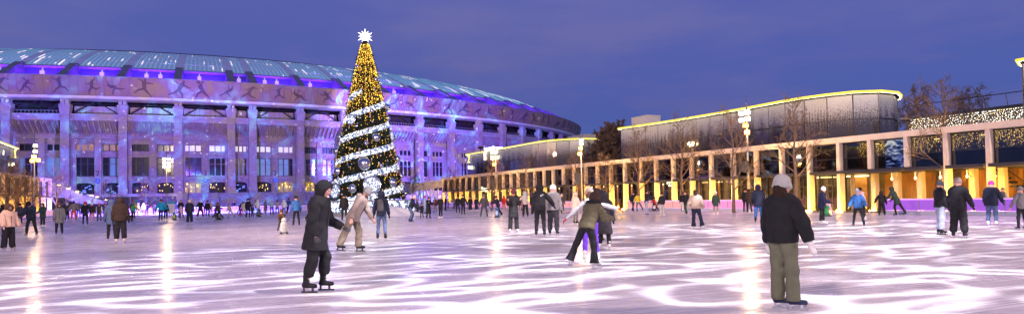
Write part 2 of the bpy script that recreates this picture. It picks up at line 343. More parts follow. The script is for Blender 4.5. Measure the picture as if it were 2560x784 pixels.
for i in range(len(KL)-1):
    k = i-2
    la, lb = KL[i], KL[i+1]; A, B_ = S(la, 0, 0), S(lb, 0, 0); T = (B_-A); W = T.length; T.normalize(); N = Vector((T.y, -T.x, 0)); C0 = (A+B_)/2
    fr = lambda x, y, z: tuple(C0+T*x+N*y+Vector((0, 0, z)))
    hw = W/2
    rnd = random.Random(40+i)
    narrow = W < 7
    # wall with openings
    ops = [(-hw*.5, min(1.85, hw*.36)), (hw*.5, min(1.85, hw*.36))] if not narrow else [(0, 1.3)]
    rows = [(Zp, 6.45), (7.7, 11.75), (13.05, 14.55)]
    wl_ = MB(); yb, yf = -3.5, -3.0
    xs = [-hw-.6]; 
    for c, h in ops: xs += [c-h, c+h]
    xs.append(hw+.6)
    for j in range(0, len(xs), 2): wl_.box(xs[j], xs[j+1], yb, yf, Zp, 17.2, fr)
    for c, h in ops:
        zc = [6.45, 7.7, 11.75, 13.05, 14.55, 17.2]
        for j in range(0, 6, 2): wl_.box(c-h, c+h, yb, yf, zc[j], zc[j+1], fr)
        # arch head
        poly = [fr(c-h, yf-.03, 6.46)]+[fr(c-h+2*h*q/10, yf-.03, 5.75+.62*math.sqrt(max(0, 1-(2*q/10-1)**2))) for q in range(11)]+[fr(c+h, yf-.03, 6.46)]
        wl_.prism(poly, -N*.4)
    w_o = obj('wall', wl_, M_course, ST)
    pl = MB()
    if not narrow:
        pl.box(-.62, .62, -3.0, -2.55, Zp, 15.6, fr)
        pl.box(-hw+.55, -hw+1.25, -3.0, -2.7, Zp, 15.6, fr); pl.box(hw-1.25, hw-.55, -3.0, -2.7, Zp, 15.6, fr)
    pl.box(-hw-.3, hw+.3, -3.0, -2.62, 15.6, 15.95, fr); pl.box(-hw-.3, hw+.3, -3.0, -2.75, 6.95, 7.3, fr); pl.box(-hw-.3, hw+.3, -3.0, -2.8, 12.25, 12.5, fr)
    obj('pilaster_band', pl, M_course, w_o)
    for ci, (c, h) in enumerate(ops):
        for ri, (z0, z1) in enumerate(rows[1:]):
            f = MB(); nn_ = 3
            for q in range(nn_+1):
                x = c-h+2*h*q/nn_; f.box(x-.10, x+.10, -3.42, -3.12, z0, z1, fr)
            f.box(c-h, c+h, -3.40, -3.1, z0, z0+.12, fr); f.box(c-h, c+h, -3.41, -3.1, z1-.12, z1, fr)
            if ri == 0: f.box(c-h, c+h, -3.40, -3.16, z0+2.6, z0+2.68, fr)
            win = obj('window', f, M_wfr if rnd.random() < .5 else M_stone, ST)
            for q in range(nn_):
                x0 = c-h+2*h*q/nn_+.1; x1 = c-h+2*h*(q+1)/nn_-.1
                g = MB(); g.box(x0, x1, -3.46, -3.40-rnd.random()*.015, z0+.06, z1-.06, fr)
                gm = M_glassd
                if ri == 1:
                    if k in (3, 4, 5): gm = M_glow2
                    elif k in (1,): gm = M_glow1
                else:
                    if k == 4 and ci == 1 or k == 8 and ci == 0: gm = M_glow1
                    elif k in (5, 6) or (k == 1 and ci == 1) or (k == 0): gm = M_glow3 if rnd.random() < .7 else M_glassd
                obj('pane', g, gm, win)
        # doorway under the arch: dark porch with lamps inside
        d = MB(); d.box(c-h, c+h, -4.55, -4.45, Zp, 6.5, fr)
        gold = k in (2, 3, 5, 6, 7, 8)
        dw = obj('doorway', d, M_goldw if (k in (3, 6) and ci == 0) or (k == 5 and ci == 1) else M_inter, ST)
        f = MB()
        for q in (-1, -.35, .35, 1): f.box(c+q*h-.05, c+q*h+.05, -3.5, -3.38, Zp, 6.3, fr)
        f.box(c-h, c+h, -3.51, -3.37, 5.55, 5.63, fr); obj('door_frame', f, M_dark, dw)
        if gold:
            for q in range(rnd.randint(6, 11)):
                x = c+rnd.uniform(-.85, .85)*h; z = rnd.uniform(4.3, 5.9); zl = rnd.uniform(.1, .45)
                ubox('pendant_lamp', M_gold, dw, Vector(fr(x-.07, -4.2+q*.01, z)), T*.14, N*.1, Vector((0, 0, zl)))
        elif k in (1, 4):
            for q in range(6):
                x = c+rnd.uniform(-.8, .5)*h
                ubox('light_tube', M_bluel, dw, Vector(fr(x, -4.2+q*.01, 4.1+q*.3)), T*.5+Vector((0, 0, .25)), N*.05, Vector((0, 0, .12)))
    # soffit with ribs
    so = MB(); so.hexa([fr(-hw-.2, -3.0, 17.0), fr(hw+.2, -3.0, 17.0), fr(hw+.2, -2.9, 17.3), fr(-hw-.2, -2.9, 17.3), fr(-hw-.2, -.5, 19.25), fr(hw+.2, -.5, 19.25), fr(hw+.2, -.4, 19.5), fr(-hw-.2, -.4, 19.5)])
    sf = obj('soffit', so, M_brick, ST)
    nr = max(4, int(W/1.0))
    for q in range(nr):
        x = -hw+.8+(W-1.6)*q/(nr-1)
        dv = Vector(fr(x, -.52, 19.1))-Vector(fr(x, -2.98, 16.85))
        up_ = dv.cross(T).normalized()
        ubox('rib', M_brick, sf, Vector(fr(x, -2.98, 16.85))-up_*0.0, T*.3, dv, -up_*.42 if up_.z > 0 else up_*.42)
    # balcony band
    bl = MB(); bl.box(-hw-.1, hw+.1, -1.2, -.32, 19.2, 19.62, fr); bl.box(-hw-.1, hw+.1, -1.2, -.18, 19.622, 20.1, fr); bl.box(-hw-.1, hw+.1, -1.2, .02, 20.102, 20.5, fr)
    bo = obj('balcony', bl, M_stone, ST)
    # gallery
    if 1 <= k <= 7 and k != 0:
        npn = 8 if not narrow else 3
        for q in range(npn):
            x0 = -hw+1.0+(W-2.0)*q/npn
            pb = MB(); pb.box(x0+.02, x0+(W-2)/npn-.02, -2.6, -2.5-.01*(q % 2), 20.5, 22.35+rnd.random()*.04, fr); obj('gallery_panel', pb, M_beige, ST)
    else:
        ra = MB(); 
        for q in range(13):
            x = -hw+1+(W-2)*q/12; ra.box(x-.04, x+.04, -.6, -.52, 20.5, 21.25, fr)
        ra.box(-hw+.7, hw-.7, -.61, -.51, 21.1, 21.18, fr); obj('railing', ra, M_grey, bo)
    if not narrow:
        for sgn in (-1, 1):
            st = MB(); st.tube([fr(sgn*(hw-.9), -1.3, 20.55), fr(sgn*.35, -1.3, 23.1)], .13, 6); obj('brace', st, M_dark, ST)
# columns
for i, l in enumerate(KL):
    p, t, n = ell(l); fr = lambda x, y, z: tuple(p+t*x+n*y+Vector((0, 0, z)))
    c = MB(); c.box(-.8, .8, -1.1, .35, Zp-.3, 20.4, fr); c.box(-.9, .9, -1.2, .45, Zp-.3, Zp+1.1, fr)
    co = obj('column', c, M_course, ST)
    c = MB(); c.hexa([fr(-.82, -1.15, 20.4), fr(.82, -1.15, 20.4), fr(.82, .4, 20.4), fr(-.82, .4, 20.4), fr(-1.02, -1.3, 21.9), fr(1.02, -1.3, 21.9), fr(1.02, .6, 21.9), fr(-1.02, .6, 21.9)])
    c.box(-1.02, 1.02, -1.3, .6, 21.9, 22.4, fr); obj('capital', c, M_stone, co)
    c = MB(); c.box(-.75, -.06, -.9, .45, 22.4, 23.25, fr); c.box(.06, .75, -.9, .45, 22.4, 23.25, fr); obj('bearing', c, M_stone, co)
# lip, frieze
M_lip = mat('pale_lip', (.88, .85, .74), .5, var=.1, vscale=.5)
M_friz = mat('frieze_metal', (.36, .25, .22), .5, .1, var=.14, vscale=.6)
M_fig = mat('frieze_figure_print', (.15, .09, .11), .55, var=.15)
obj('frieze_lip', sweep([(-1.5, 23.25), (2.5, 23.25), (2.75, 23.4), (2.75, 23.85), (2.2, 23.87)], L0-60, L1+110), M_lip, ST)
obj('gallery_ceiling', sweep([(-4.6, 23.2), (-1.4, 23.2)], L0-60, L1+110), M_dark, ST)
FZ0, FZ1, FN0, FN1 = 23.9, 27.7, 2.45, 3.35
def FP(l, v, o=0.):            # point on the frieze: arclength, height fraction, proud by o
    return S(l, FN0+(FN1-FN0)*v+o, FZ0+(FZ1-FZ0)*v)
frz = obj('frieze', sweep([(1.9, 23.88), (FN0-.06, FZ0), (FN1-.06, FZ1), (1.9, FZ1+.01)], L0-60, L1+110, 1.5), M_friz, ST)
npan = 150; la0, la1 = L0, L0+npan*1.5
for j in range(npan):
    l = la0+j*1.5; p00, p10, p01 = FP(l+.015, 0), FP(l+1.485, 0), FP(l+.015, 1)
    ex, ez = p10-p00, p01-p00; ey = ex.cross(ez).normalized()
    if ey.dot(ell(l)[2]) < 0: ey = -ey
    ubox('frieze_panel', M_friz, frz, p00-ey*.08, ex, ey*(.085+.02*random.random()), ez)
cp = obj('frieze_coping', sweep([(1.7, FZ1), (FN1+.12, FZ1), (FN1+.12, FZ1+.14), (1.7, FZ1+.14)], L0-60, L1+110), M_grey, ST)
# athletes: flat printed figures on the frieze panels
def capsule2d(a, b, ra, rb, n=5):
    ang = math.atan2(b[1]-a[1], b[0]-a[0]); P = []
    for q in range(n+1): t = ang+math.pi/2+math.pi*q/n; P.append((a[0]+ra*math.cos(t), a[1]+ra*math.sin(t)))
    for q in range(n+1): t = ang-math.pi/2+math.pi*q/n; P.append((b[0]+rb*math.cos(t), b[1]+rb*math.sin(t)))
    return P
def athlete(l, sx, seed):
    rr = random.Random(seed); mb = MB(); cnt = 0
    sz = rr.uniform(.75, 1.15); hip = (0, 1.7+(sz-1)*.3); ta = R(rr.choice([90, 70, 50, 20, 115])+rr.uniform(-10, 10)); sh = (hip[0]+1.15*math.cos(ta), hip[1]+1.15*math.sin(ta))
    hd = (sh[0]+.55*math.cos(ta+.2), sh[1]+.55*math.sin(ta+.2))
    segs = [(hip, sh, .30, .38), (hd, hd, .24, .25)]
    def limb(o, a, ba, l1, l2, r0, r1, r2):
        k_ = (o[0]+l1*math.cos(a), o[1]+l1*math.sin(a)); e_ = (k_[0]+l2*math.cos(a+ba), k_[1]+l2*math.sin(a+ba)); return [(o, k_, r0, r1), (k_, e_, r1, r2)]
    segs += limb(hip, R(rr.uniform(-60, -15)), R(rr.uniform(-60, -10)), .95, .95, .25, .17, .09)
    segs += limb(hip, R(rr.uniform(-165, -115)), R(rr.uniform(-50, 20)), .95, .95, .25, .17, .09)
    segs += limb(sh, R(rr.uniform(-40, 70)), R(rr.uniform(-10, 50)), .72, .7, .16, .12, .07)
    segs += limb(sh, R(rr.uniform(120, 220)), R(rr.uniform(-40, 40)), .72, .7, .16, .12, .07)
    for a, c, ra, rb in segs:
        P = capsule2d(a, c, ra, rb) if a != c else [(a[0]+ra*math.cos(2*math.pi*q/10), a[1]+ra*math.sin(2*math.pi*q/10)) for q in range(10)]
        pts = [FP(l+sx*x*1.05*sz, min(.97, max(.02, (1.8+(y-1.8)*sz)/3.8)), .035+.004*cnt) for x, y in P]; mb.add(pts, [tuple(range(len(pts)))]); cnt += 1
    obj('athlete_figure', mb, M_fig, frz)
rr = random.Random(5); l = L0+3
while l < L1:
    athlete(l, rr.choice([-1, 1]), int(l*10)+3); l += rr.uniform(4.2, 6.5)
# gap above the frieze: deck, violet-lit back wall, brackets, floodlight boxes
M_deck = mat('roof_deck', (.35, .33, .45), .7)
obj('deck', sweep([(2.6, 27.35), (-6.6, 27.35)], L0-60, L1+110), M_deck, ST)
M_back = mat('cladding', (.16, .14, .38), .6, var=.1)
obj('clerestory', sweep([(-6.5, 27.3), (-6.5, 31.3)], L0-60, L1+110), M_back, ST)
M_uv = mat('violet_led', (.1, .02, .4), .5, emit=(.14, .015, 1), es=75)
M_lampw = mat('pale_lamp_box', (.6, .55, .8), .5, emit=(.6, .5, 1), es=.5, sample=False)
M_brk = mat('bracket_concrete', (.24, .23, .25), .8, var=.15, vscale=2)
for i in range(len(KL)-1):
    la, lb = KL[i], KL[i+1]
    b = MB(); b.grid([[S(l, -3.6, 27.40), S(l, -3.6, 27.62), S(l, -4.05, 27.66), S(l, -4.05, 27.4)] for l in np.linspace(la+1.3, lb-1.3, 5)]); obj('wash_light', b, M_uv, ST)
    for q in ([.35, .62] if i % 3 == 1 else [.5+.12*math.sin(i*2.1)]):
        p, t, n = ell(la+(lb-la)*q); fr = lambda x, y, z: tuple(p+t*x+n*y+Vector((0, 0, z)))
        b = MB(); b.box(-.38, .38, -6.4, -5.8, 29.3, 30.2, fr); b.box(-.12, .12, -6.45, -6.2, 30.2, 30.9, fr); obj('floodlight_box', b, M_lampw, ST)
for i, l in enumerate(KL):
    p, t, n = ell(l); fr = lambda x, y, z: tuple(p+t*x+n*y+Vector((0, 0, z)))
    b = MB(); poly = [fr(-.75, 2.2, 27.5), fr(-.75, 2.6, 28.0), fr(-.75, -5.4, 31.9), fr(-.75, -6.6, 31.9), fr(-.75, -6.45, 27.4)]; b.prism(poly, t*1.5); obj('bracket', b, M_brk, ST)
# roof shell
RP = [(-5.6, 31.15), (-6.2, 31.45), (-10, 33.3), (-15, 35.4), (-20, 37.1), (-26, 38.7), (-32, 39.9), (-38, 40.8), (-44, 41.4), (-52, 41.8), (-60, 41.9)]
M_roof = mat('roof_panel', (.46, .54, .66), .42, .1, var=.1, vscale=.5, emit=(.40, .52, .92), es=.11, sample=False)   # polycarbonate; faint glow put into it for the light falling on the dome
M_rib = mat('roof_rib', (.82, .82, .86), .6, var=.08)
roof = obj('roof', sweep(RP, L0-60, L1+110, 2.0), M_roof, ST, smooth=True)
obj('roof_edge', sweep([(-5.5, 31.35), (-5.3, 31.1), (-5.6, 30.75), (-6.5, 30.75)], L0-60, L1+110), M_grey, roof)
def led_mat():
    m = mat('roof_led', (.1, .2, .3), .4, var=0, emit=(.2, .7, 1), es=1, sample=False); n, k = m.node_tree.nodes, m.node_tree.links; b = n['Principled BSDF']
    g = n.new('ShaderNodeNewGeometry'); oi = n.new('ShaderNodeObjectInfo')
    s = n.new('ShaderNodeSeparateXYZ'); k.new(g.outputs['Position'], s.inputs[0])
    w = n.new('ShaderNodeCombineXYZ'); k.new(nmath(n, k, 'MULTIPLY', s.outputs[2], .34), w.inputs[0]); k.new(nmath(n, k, 'MULTIPLY', oi.outputs['Random'], 37.), w.inputs[1])
    z = n.new('ShaderNodeTexNoise'); z.inputs['Scale'].default_value = 1.5; z.inputs['Detail'].default_value = 0; k.new(w.outputs[0], z.inputs[0])
    hot = nrange(n, k, z.outputs[0], .62, .70)
    mx = n.new('ShaderNodeMixRGB'); mx.inputs[1].default_value = (.22, .52, .85, 1); mx.inputs[2].default_value = (1, .86, .88, 1); k.new(hot, mx.inputs[0]); k.new(mx.outputs[0], b.inputs['Emission Color'])
    low = nrange(n, k, s.outputs[2], 31, 42, 1, .25, False)
    k.new(nmath(n, k, 'MULTIPLY', nmath(n, k, 'ADD', nmath(n, k, 'MULTIPLY', hot, .9), .55), low), b.inputs['Emission Strength']); return m
M_led = led_mat()
for i, l in enumerate(KL):
    b = MB(); b.grid([[S(l-.85, n, z+.02), S(l-.85, n, z+.14), S(l+.85, n, z+.14), S(l+.85, n, z+.02)] for n, z in RP]); obj('roof_rib', b, M_rib, roof)
for i in range(len(KL)-1):
    la, lb = KL[i], KL[i+1]; nn_ = 9 if lb-la > 7 else 3
    for q in range(nn_):
        l = la+1.3+(lb-la-2.6)*q/(nn_-1); w_ = .06
        b = MB(); b.grid([[S(l-w_, n, z+.10), S(l-w_, n, z+.2), S(l+w_, n, z+.2), S(l+w_, n, z+.10)] for n, z in RP[1:8]]); obj('light_strip', b, M_led, roof)
for n, z in ((-10, 33.36), (-17, 36.15), (-26, 38.77)):
    obj('roof_purlin', sweep([(n, z), (n-.03, z+.12), (n-.18, z+.2)], L0-40, L1+60), M_rib, roof)
b = MB()
for dz in (.5, 1.1, 1.6): b.tube([S(l, -46, 41.5+dz) for l in np.linspace(L0-30, L1+60, 90)], .09, 4)
for l in np.linspace(L0-30, L1+60, 190): b.box(-.06, .06, -.06, .06, 0, 1.7, lambda x, y, z: tuple(S(l, -46, 41.4)+Vector((x, y, z))))
obj('roof_railing', b, M_dark, roof)

# stairs up to the podium
M_stepst = mat('step_stone', (.26, .25, .26), .85, var=.25, vscale=1.5)
SS = empty('staircase', S(10, 12, 0), 'broad grey stone steps with dark handrails climbing to the stadium doors', 'stairs')
for j in range(12):
    z0, z1 = Zp*j/12, Zp*(j+1)/12-.01; na = 11.0-.5*j
    obj('step', sweep([(na, z0-.02), (na, z1), (4.9, z1)], KL[5]+1, KL[10], 4), M_stepst, SS)
for l in np.arange(KL[5]+2, KL[10], 5.6):
    b = MB(); b.tube([S(l, 11.2, 0), S(l, 11.2, 1.0), S(l, 5.2, Zp+1.0), S(l, 5.2, Zp)], .05, 6); b.tube([S(l, 8.2, 1.9), S(l, 8.2, 2.9)], .04, 5); obj('handrail', b, M_dark, SS)
fn = empty('railing', S(0, 13, 0), 'low black metal railing in front of the stadium steps', 'railing')
b = MB()
for dz in (.55, 1.05): b.tube([S(l, 13, dz) for l in np.linspace(KL[3]-6, KL[9], 30)], .045, 5)
obj('rail', b, M_dark, fn)
for l in np.arange(KL[3]-6, KL[9], 2.2):
    b = MB(); b.tube([S(l, 13, -.06), S(l, 13, 1.05)], .05, 5); obj('post', b, M_dark, fn)
# entrance numbers beside the doors
M_num = mat('sign_black', (.02, .02, .03), .6); M_numb = mat('sign_blue', (.03, .08, .55), .5, emit=(.05, .12, .8), es=.15)
for k, s_ in ((1, '2'), (3, '3'), (5, '3')):
    la, lb = KL[k+2], KL[k+3]; A, B_ = S(la, 0, 0), S(lb, 0, 0); T = (B_-A).normalized(); N = Vector((T.y, -T.x, 0)); c = (A+B_)/2+N*-2.52
    if (lb-la) < 7: continue
    text('entrance_number', s_, 1.5, c+Vector((0, 0, 8.3)), T, M_num, ST, .03)
    b = MB(); poly = [c+N*.0+T*(.5*math.cos(a))+Vector((0, 0, 6.75+.5*math.sin(a))) for a in np.linspace(0, 2*math.pi, 14)[:-1]]; b.prism(poly, N*.05); d = obj('entrance_letter_disc', b, M_numb, ST)
    text('entrance_letter', 'A', .75, c+N*.07+Vector((0, 0, 6.75)), T, M_white, d, .01)
# facade projections thrown from the rink masts
def show_slide(seed, dim, sc_=1.0):
    def f(n, k, uv, em):
        mp = n.new('ShaderNodeMapping'); mp.inputs['Location'].default_value = (seed, seed*.7, 0); mp.inputs['Scale'].default_value = (sc_, sc_, 1); k.new(uv, mp.inputs[0])
        a = n.new('ShaderNodeTexNoise'); a.inputs['Scale'].default_value = 11; a.inputs['Detail'].default_value = 5; a.inputs['Roughness'].default_value = .62; a.inputs['Distortion'].default_value = .8; k.new(mp.outputs[0], a.inputs[0])
        r = n.new('ShaderNodeValToRGB'); k.new(a.outputs[0], r.inputs[0]); e = r.color_ramp.elements; r.color_ramp.interpolation = 'EASE'
        e[0].position = .33; e[0].color = (.36, .25, .44, 1); e[1].position = .68; e[1].color = (.45, 1.1, 2.2, 1)
        for p_, c_ in ((.42, (.36, .22, .58, 1)), (.46, (.26, .10, .95, 1)), (.52, (.28, .14, 1.3, 1)), (.60, (.3, .45, 2.2, 1))): q = e.new(p_); q.color = c_
        v = n.new('ShaderNodeTexVoronoi'); v.voronoi_dimensions = '2D'; v.inputs['Scale'].default_value = 42; k.new(mp.outputs[0], v.inputs['Vector'])
        sepc = n.new('ShaderNodeSeparateXYZ'); k.new(v.outputs['Color'], sepc.inputs[0])
        fl = nmath(n, k, 'MULTIPLY', nrange(n, k, v.outputs['Distance'], .08, .17, 1, 0), nrange(n, k, sepc.outputs[0], .80, .82))
        mx = n.new('ShaderNodeMixRGB'); mx.inputs[2].default_value = (1.5, 1.4, 2.4, 1); k.new(fl, mx.inputs[0]); k.new(r.outputs[0], mx.inputs[1])
        k.new(mx.outputs[0], em.inputs['Color']); em.inputs['Strength'].default_value = dim
    return f

# dark fence below the arches, added left of the steps to darken the podium
FB = empty('dark_backdrop', S(KL[2], 12, 0), 'added dark panelled fence below the stadium arches beside the ramp stair', 'backdrop')
for l in np.arange(KL[0]-10, KL[5]-1, 2.5):
    a_, b_ = S(l, 12.5, 0), S(l+2.46, 12.5, 0); t_ = b_-a_; n_ = Vector((t_.y, -t_.x, 0)).normalized()
    ubox('backdrop_panel', M_dark, FB, a_, t_, n_*.06, Vector((0, 0, 3.2)))
    ubox('backdrop_post', M_grey, FB, a_-n_*.03, t_*.03, n_*.12, Vector((0, 0, 3.3)))
# ------------------------------------------------------------------ decorated tree
TP = atd(918, 502, 75); TP.z = 0
TH, TR, TB = 17.4, 4.05, 1.75            # cone height, base radius, height of its foot
TR_ = empty('christmas_tree', TP, 'tall conical Christmas tree with golden lights, white ribbon, silver baubles and glowing star', 'tree')
def trad(z): return .30+(TR-.30)*(1-(z-TB)/TH)**.94
M_ndl = mat('dark_needles', (.022, .045, .03), .7, var=.4, vscale=2)
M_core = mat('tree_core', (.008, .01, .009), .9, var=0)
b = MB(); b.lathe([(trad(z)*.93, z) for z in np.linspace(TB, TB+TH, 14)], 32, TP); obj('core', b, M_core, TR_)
# needle sprays
nS = 12000; zz = TB+TH*(1-np.sqrt(RNG.random(nS))); aa = RNG.random(nS)*2*math.pi
V = []; Fq = []
for z, a in zip(zz, aa):
    r = trad(z)*(.93+.05*random.random()); o = Vector((TP.x+r*math.cos(a), TP.y+r*math.sin(a), z))
    rad_ = Vector((math.cos(a), math.sin(a), 0)); tan = Vector((-math.sin(a), math.cos(a), 0))
    d = (rad_*random.uniform(.5, 1)+Vector((0, 0, random.uniform(-.9, .4)))+tan*random.uniform(-.8, .8)).normalized()*random.uniform(.2, .5)
    w = d.cross(Vector((random.random()-.5, random.random()-.5, random.random()-.5))).normalized()*random.uniform(.03, .07)
    i = len(V); V += [o-w, o+w, o+d*.6+w*.8, o+d, o+d*.6-w*.8]; Fq.append((i, i+1, i+2, i+3, i+4))
me = bpy.data.meshes.new('needles'); me.from_pydata([tuple(v) for v in V], [], Fq); me.materials.append(M_ndl); tag(link('needles', me, TR_), kind='stuff')
# golden string lights
M_str = mat('golden_led', (.5, .35, .05), .5, emit=(1, .60, .06), es=2.4, sample=False)
M_strr = mat('pink_led', (.5, .2, .2), .5, emit=(1, .25, .2), es=1.6, sample=False)
M_strd = mat('amber_led', (.5, .3, .05), .5, emit=(1, .48, .04), es=.9, sample=False)
b = MB(); b2 = MB(); b3 = MB()
def bead(mb, z, a, s, k=1.02):
    r = trad(z)*k+.05; c = Vector((TP.x+r*math.cos(a), TP.y+r*math.sin(a), z))
    mb.add([c+Vector((s, 0, 0)), c+Vector((0, s, 0)), c-Vector((s, 0, 0)), c-Vector((0, s, 0)), c+Vector((0, 0, s*1.3)), c-Vector((0, 0, s*1.3))], [(0, 1, 4), (1, 2, 4), (2, 3, 4), (3, 0, 4), (1, 0, 5), (2, 1, 5), (3, 2, 5), (0, 3, 5)])
for q in range(44):                       # long hanging strings
    a = 2*math.pi*q/44+random.uniform(-.04, .04); z = TB+TH-.3-random.random()*.8; zend = TB+random.uniform(.2, 2.5)
    while z > zend:
        dens = .20 if z > TB+TH*.58 else .30
        if random.random() < (.78 if z > TB+TH*.55 else .42): bead(b if random.random() < .55 else b2, z, a+random.uniform(-.02, .02), random.uniform(.032, .058))
        z -= dens*random.uniform(.6, 1.3)
for q in range(480):
    z = TB+TH*(.58+.42*(1-math.sqrt(random.random()))) ; bead(b if random.random() < .5 else b2, z, random.random()*2*math.pi, random.uniform(.03, .065))
for q in range(260):
    z = TB+TH*(1-math.sqrt(random.random()))*.8; bead(b2 if random.random() < .8 else b3, z, random.random()*2*math.pi, random.uniform(.03, .055))
for nm, mb, m_ in (('golden_lights', b, M_str), ('amber_lights', b2, M_strd), ('pink_lights', b3, M_strr)): tag(obj(nm, mb, m_, TR_, fix=False), kind='stuff')
# white luminous ribbon with dark flourishes
def ribbon_mat(name, strength, scale):
    m = mat(name, (.7, .7, .75), .5, var=0, emit=(.85, .92, 1), es=strength); n, k = m.node_tree.nodes, m.node_tree.links; b = n['Principled BSDF']
    t = n.new('ShaderNodeTexCoord'); z = n.new('ShaderNodeTexVoronoi'); z.feature = 'DISTANCE_TO_EDGE'; z.inputs['Scale'].default_value = scale
    d = n.new('ShaderNodeTexNoise'); d.inputs['Scale'].default_value = scale*1.4; d.inputs['Detail'].default_value = 2; k.new(t.outputs['Object'], d.inputs[0])
    ad = n.new('ShaderNodeVectorMath'); ad.operation = 'MULTIPLY_ADD'; ad.inputs[1].default_value = (1.1/scale*2,)*3; k.new(d.outputs['Color'], ad.inputs[0]); k.new(t.outputs['Object'], ad.inputs[2]); k.new(ad.outputs[0], z.inputs['Vector'])
    f = nmath(n, k, 'MULTIPLY', nrange(n, k, z.outputs['Distance'], .05, .16), nrange(n, k, d.outputs[0], .42, .48))
    mx = n.new('ShaderNodeMixRGB'); mx.inputs[1].default_value = (.04, .07, .14, 1); mx.inputs[2].default_value = (.85, .93, 1, 1); k.new(f, mx.inputs[0]); k.new(mx.outputs[0], b.inputs['Emission Color']); k.new(mx.outputs[0], b.inputs['Base Color']); return m
M_rib2 = ribbon_mat('ribbon_light', 1.5, 2.6)
acam = math.atan2(-TP.y, -TP.x)            # azimuth from the tree towards the rink front
# one helix: each turn rises; heights read where the ribbon crosses the front
def helix(z_front, rise, t0, t1, w0, w1):
    rows = []
    for t in np.linspace(t0, t1, max(6, int((t1-t0)*16))):
        z = z_front+rise*t; r = trad(max(TB, z))+.16; a = acam+t*2*math.pi; w = w0+(w1-w0)*(t-t0)/max(.01, t1-t0)
        c, s_ = math.cos(a), math.sin(a); sl = (trad(z+w/2)-trad(z-w/2))
        rows.append([(TP.x+(r-sl/2)*c, TP.y+(r-sl/2)*s_, z-w/2), (TP.x+(r+sl/2)*c, TP.y+(r+sl/2)*s_, z+w/2), (TP.x+(r+sl/2-.12)*c, TP.y+(r+sl/2-.12)*s_, z+w/2), (TP.x+(r-sl/2-.12)*c, TP.y+(r-sl/2-.12)*s_, z-w/2)])
    m_ = MB(); m_.grid(rows, True); return m_
rz = lambda y: (502-y)/22.76+1.5          # height at the tree's axis of a photo row
for zf_, t0_, t1_ in ((rz(491), -.30, 2.60), (rz(491)+2.31, -.62, 1.96)): obj('ribbon', helix(zf_, 4.62, t0_, t1_, .66, .56), M_rib2, TR_)
# baubles and luminous discs: (photo x, y, radius px)
M_silv = mat('silver_bauble', (.62, .64, .70), .2, 1.0, var=0)
M_disc = ribbon_mat('disc_light', 1.25, 4.5)
def on_tree(px, py, push=.1):
    z = rz(py); r = trad(max(TB, z)); off = (px-(918+.0*(py-300)))/22.76; off = max(-r*.985, min(r*.985, off))
    vx = R0; fw = Vector((TP.x, TP.y, 0)).normalized(); vx = Vector((fw.y, -fw.x, 0))
    dd = math.sqrt(max(0, r*r-off*off)); nrm = (vx*off-fw*dd).normalized()
    return Vector((TP.x, TP.y, z))+nrm*(r+push), nrm
for px, py, pr in ((913, 413, 16), (939, 349, 11), (917, 363, 6), (877, 355, 6), (854, 428, 10), (887, 472, 11), (974, 458, 11), (951, 417, 6), (1008, 484, 7), (848, 378, 10), (851, 342, 8), (992, 345, 8), (998, 398, 8), (901, 168, 5), (940, 200, 6), (889, 252, 6), (931, 282, 6), (969, 268, 10), (974, 295, 7), (896, 320, 4), (905, 300, 4), (960, 440, 5), (986, 430, 6), (870, 400, 4), (832, 490, 9), (1000, 440, 7), (865, 505, 5), (940, 480, 5), (880, 225, 5)):
    p, nrm = on_tree(px, py, pr/22.76*.55); m_ = MB(); m_.sphere(p, pr/22.76, 20, 12); obj('bauble', m_, M_silv, TR_, smooth=True)
M_peach = mat('pearl_bauble', (.75, .62, .6), .25, .3, var=0)
for q in range(110):
    z = TB+TH*(1-math.sqrt(random.random()))*.97; a = acam+random.uniform(-1.7, 1.7); r = trad(z)+.08
    m_ = MB(); m_.sphere((TP.x+r*math.cos(a), TP.y+r*math.sin(a), z), random.uniform(.07, .14), 8, 5); obj('small_bauble', m_, M_peach if q % 3 else M_silv, TR_, smooth=True)
for px, py, pr in ((886, 304, 13), (848, 477, 19), (929, 463, 21), (974, 341, 14)):
    p, nrm = on_tree(px, py, .22); r = pr/22.76; nrm = (nrm+Vector((0, 0, .12))).normalized(); u = nrm.cross(Vector((0, 0, 1))).normalized(); w = u.cross(nrm)
    m_ = MB(); m_.prism([p+(u*math.cos(t)+w*math.sin(t))*r*.8 for t in np.linspace(0, 2*math.pi, 29)[:-1]], nrm*.10); d = obj('disc', m_, M_disc, TR_)
    m_ = MB(); m_.tube([p+nrm*.06+(u*math.cos(t)+w*math.sin(t))*r*.92 for t in np.linspace(0, 2*math.pi, 33)], r*.13, 8, False); obj('rim', m_, M_silv, d, smooth=True)
# star
M_star = mat('star_light', (.9, .9, .9), .5, var=0, emit=(1, .97, .95), es=2.6)
zs = rz(89); fw = Vector((TP.x, TP.y, 0)).normalized(); vx = Vector((fw.y, -fw.x, 0)); pts = []
for q in range(24):
    r = (.92 if q % 4 == 0 else .72) if q % 2 == 0 else .38
    pts.append(TP+Vector((0, 0, zs))+vx*(r*math.sin(math.pi*q/12))+Vector((0, 0, r*math.cos(math.pi*q/12))))
m_ = MB(); c1 = TP+Vector((0, 0, zs))-fw*.30; c2 = TP+Vector((0, 0, zs))+fw*.30
m_.add(pts+[c1, c2], [(i, (i+1) % 24, 24) for i in range(24)]+[((i+1) % 24, i, 25) for i in range(24)]); obj('star', m_, M_star, TR_)
m_ = MB(); m_.tube([TP+Vector((0, 0, TB+TH-.3)), TP+Vector((0, 0, zs-.5))], .09, 8); obj('star_mast', m_, M_star, TR_)
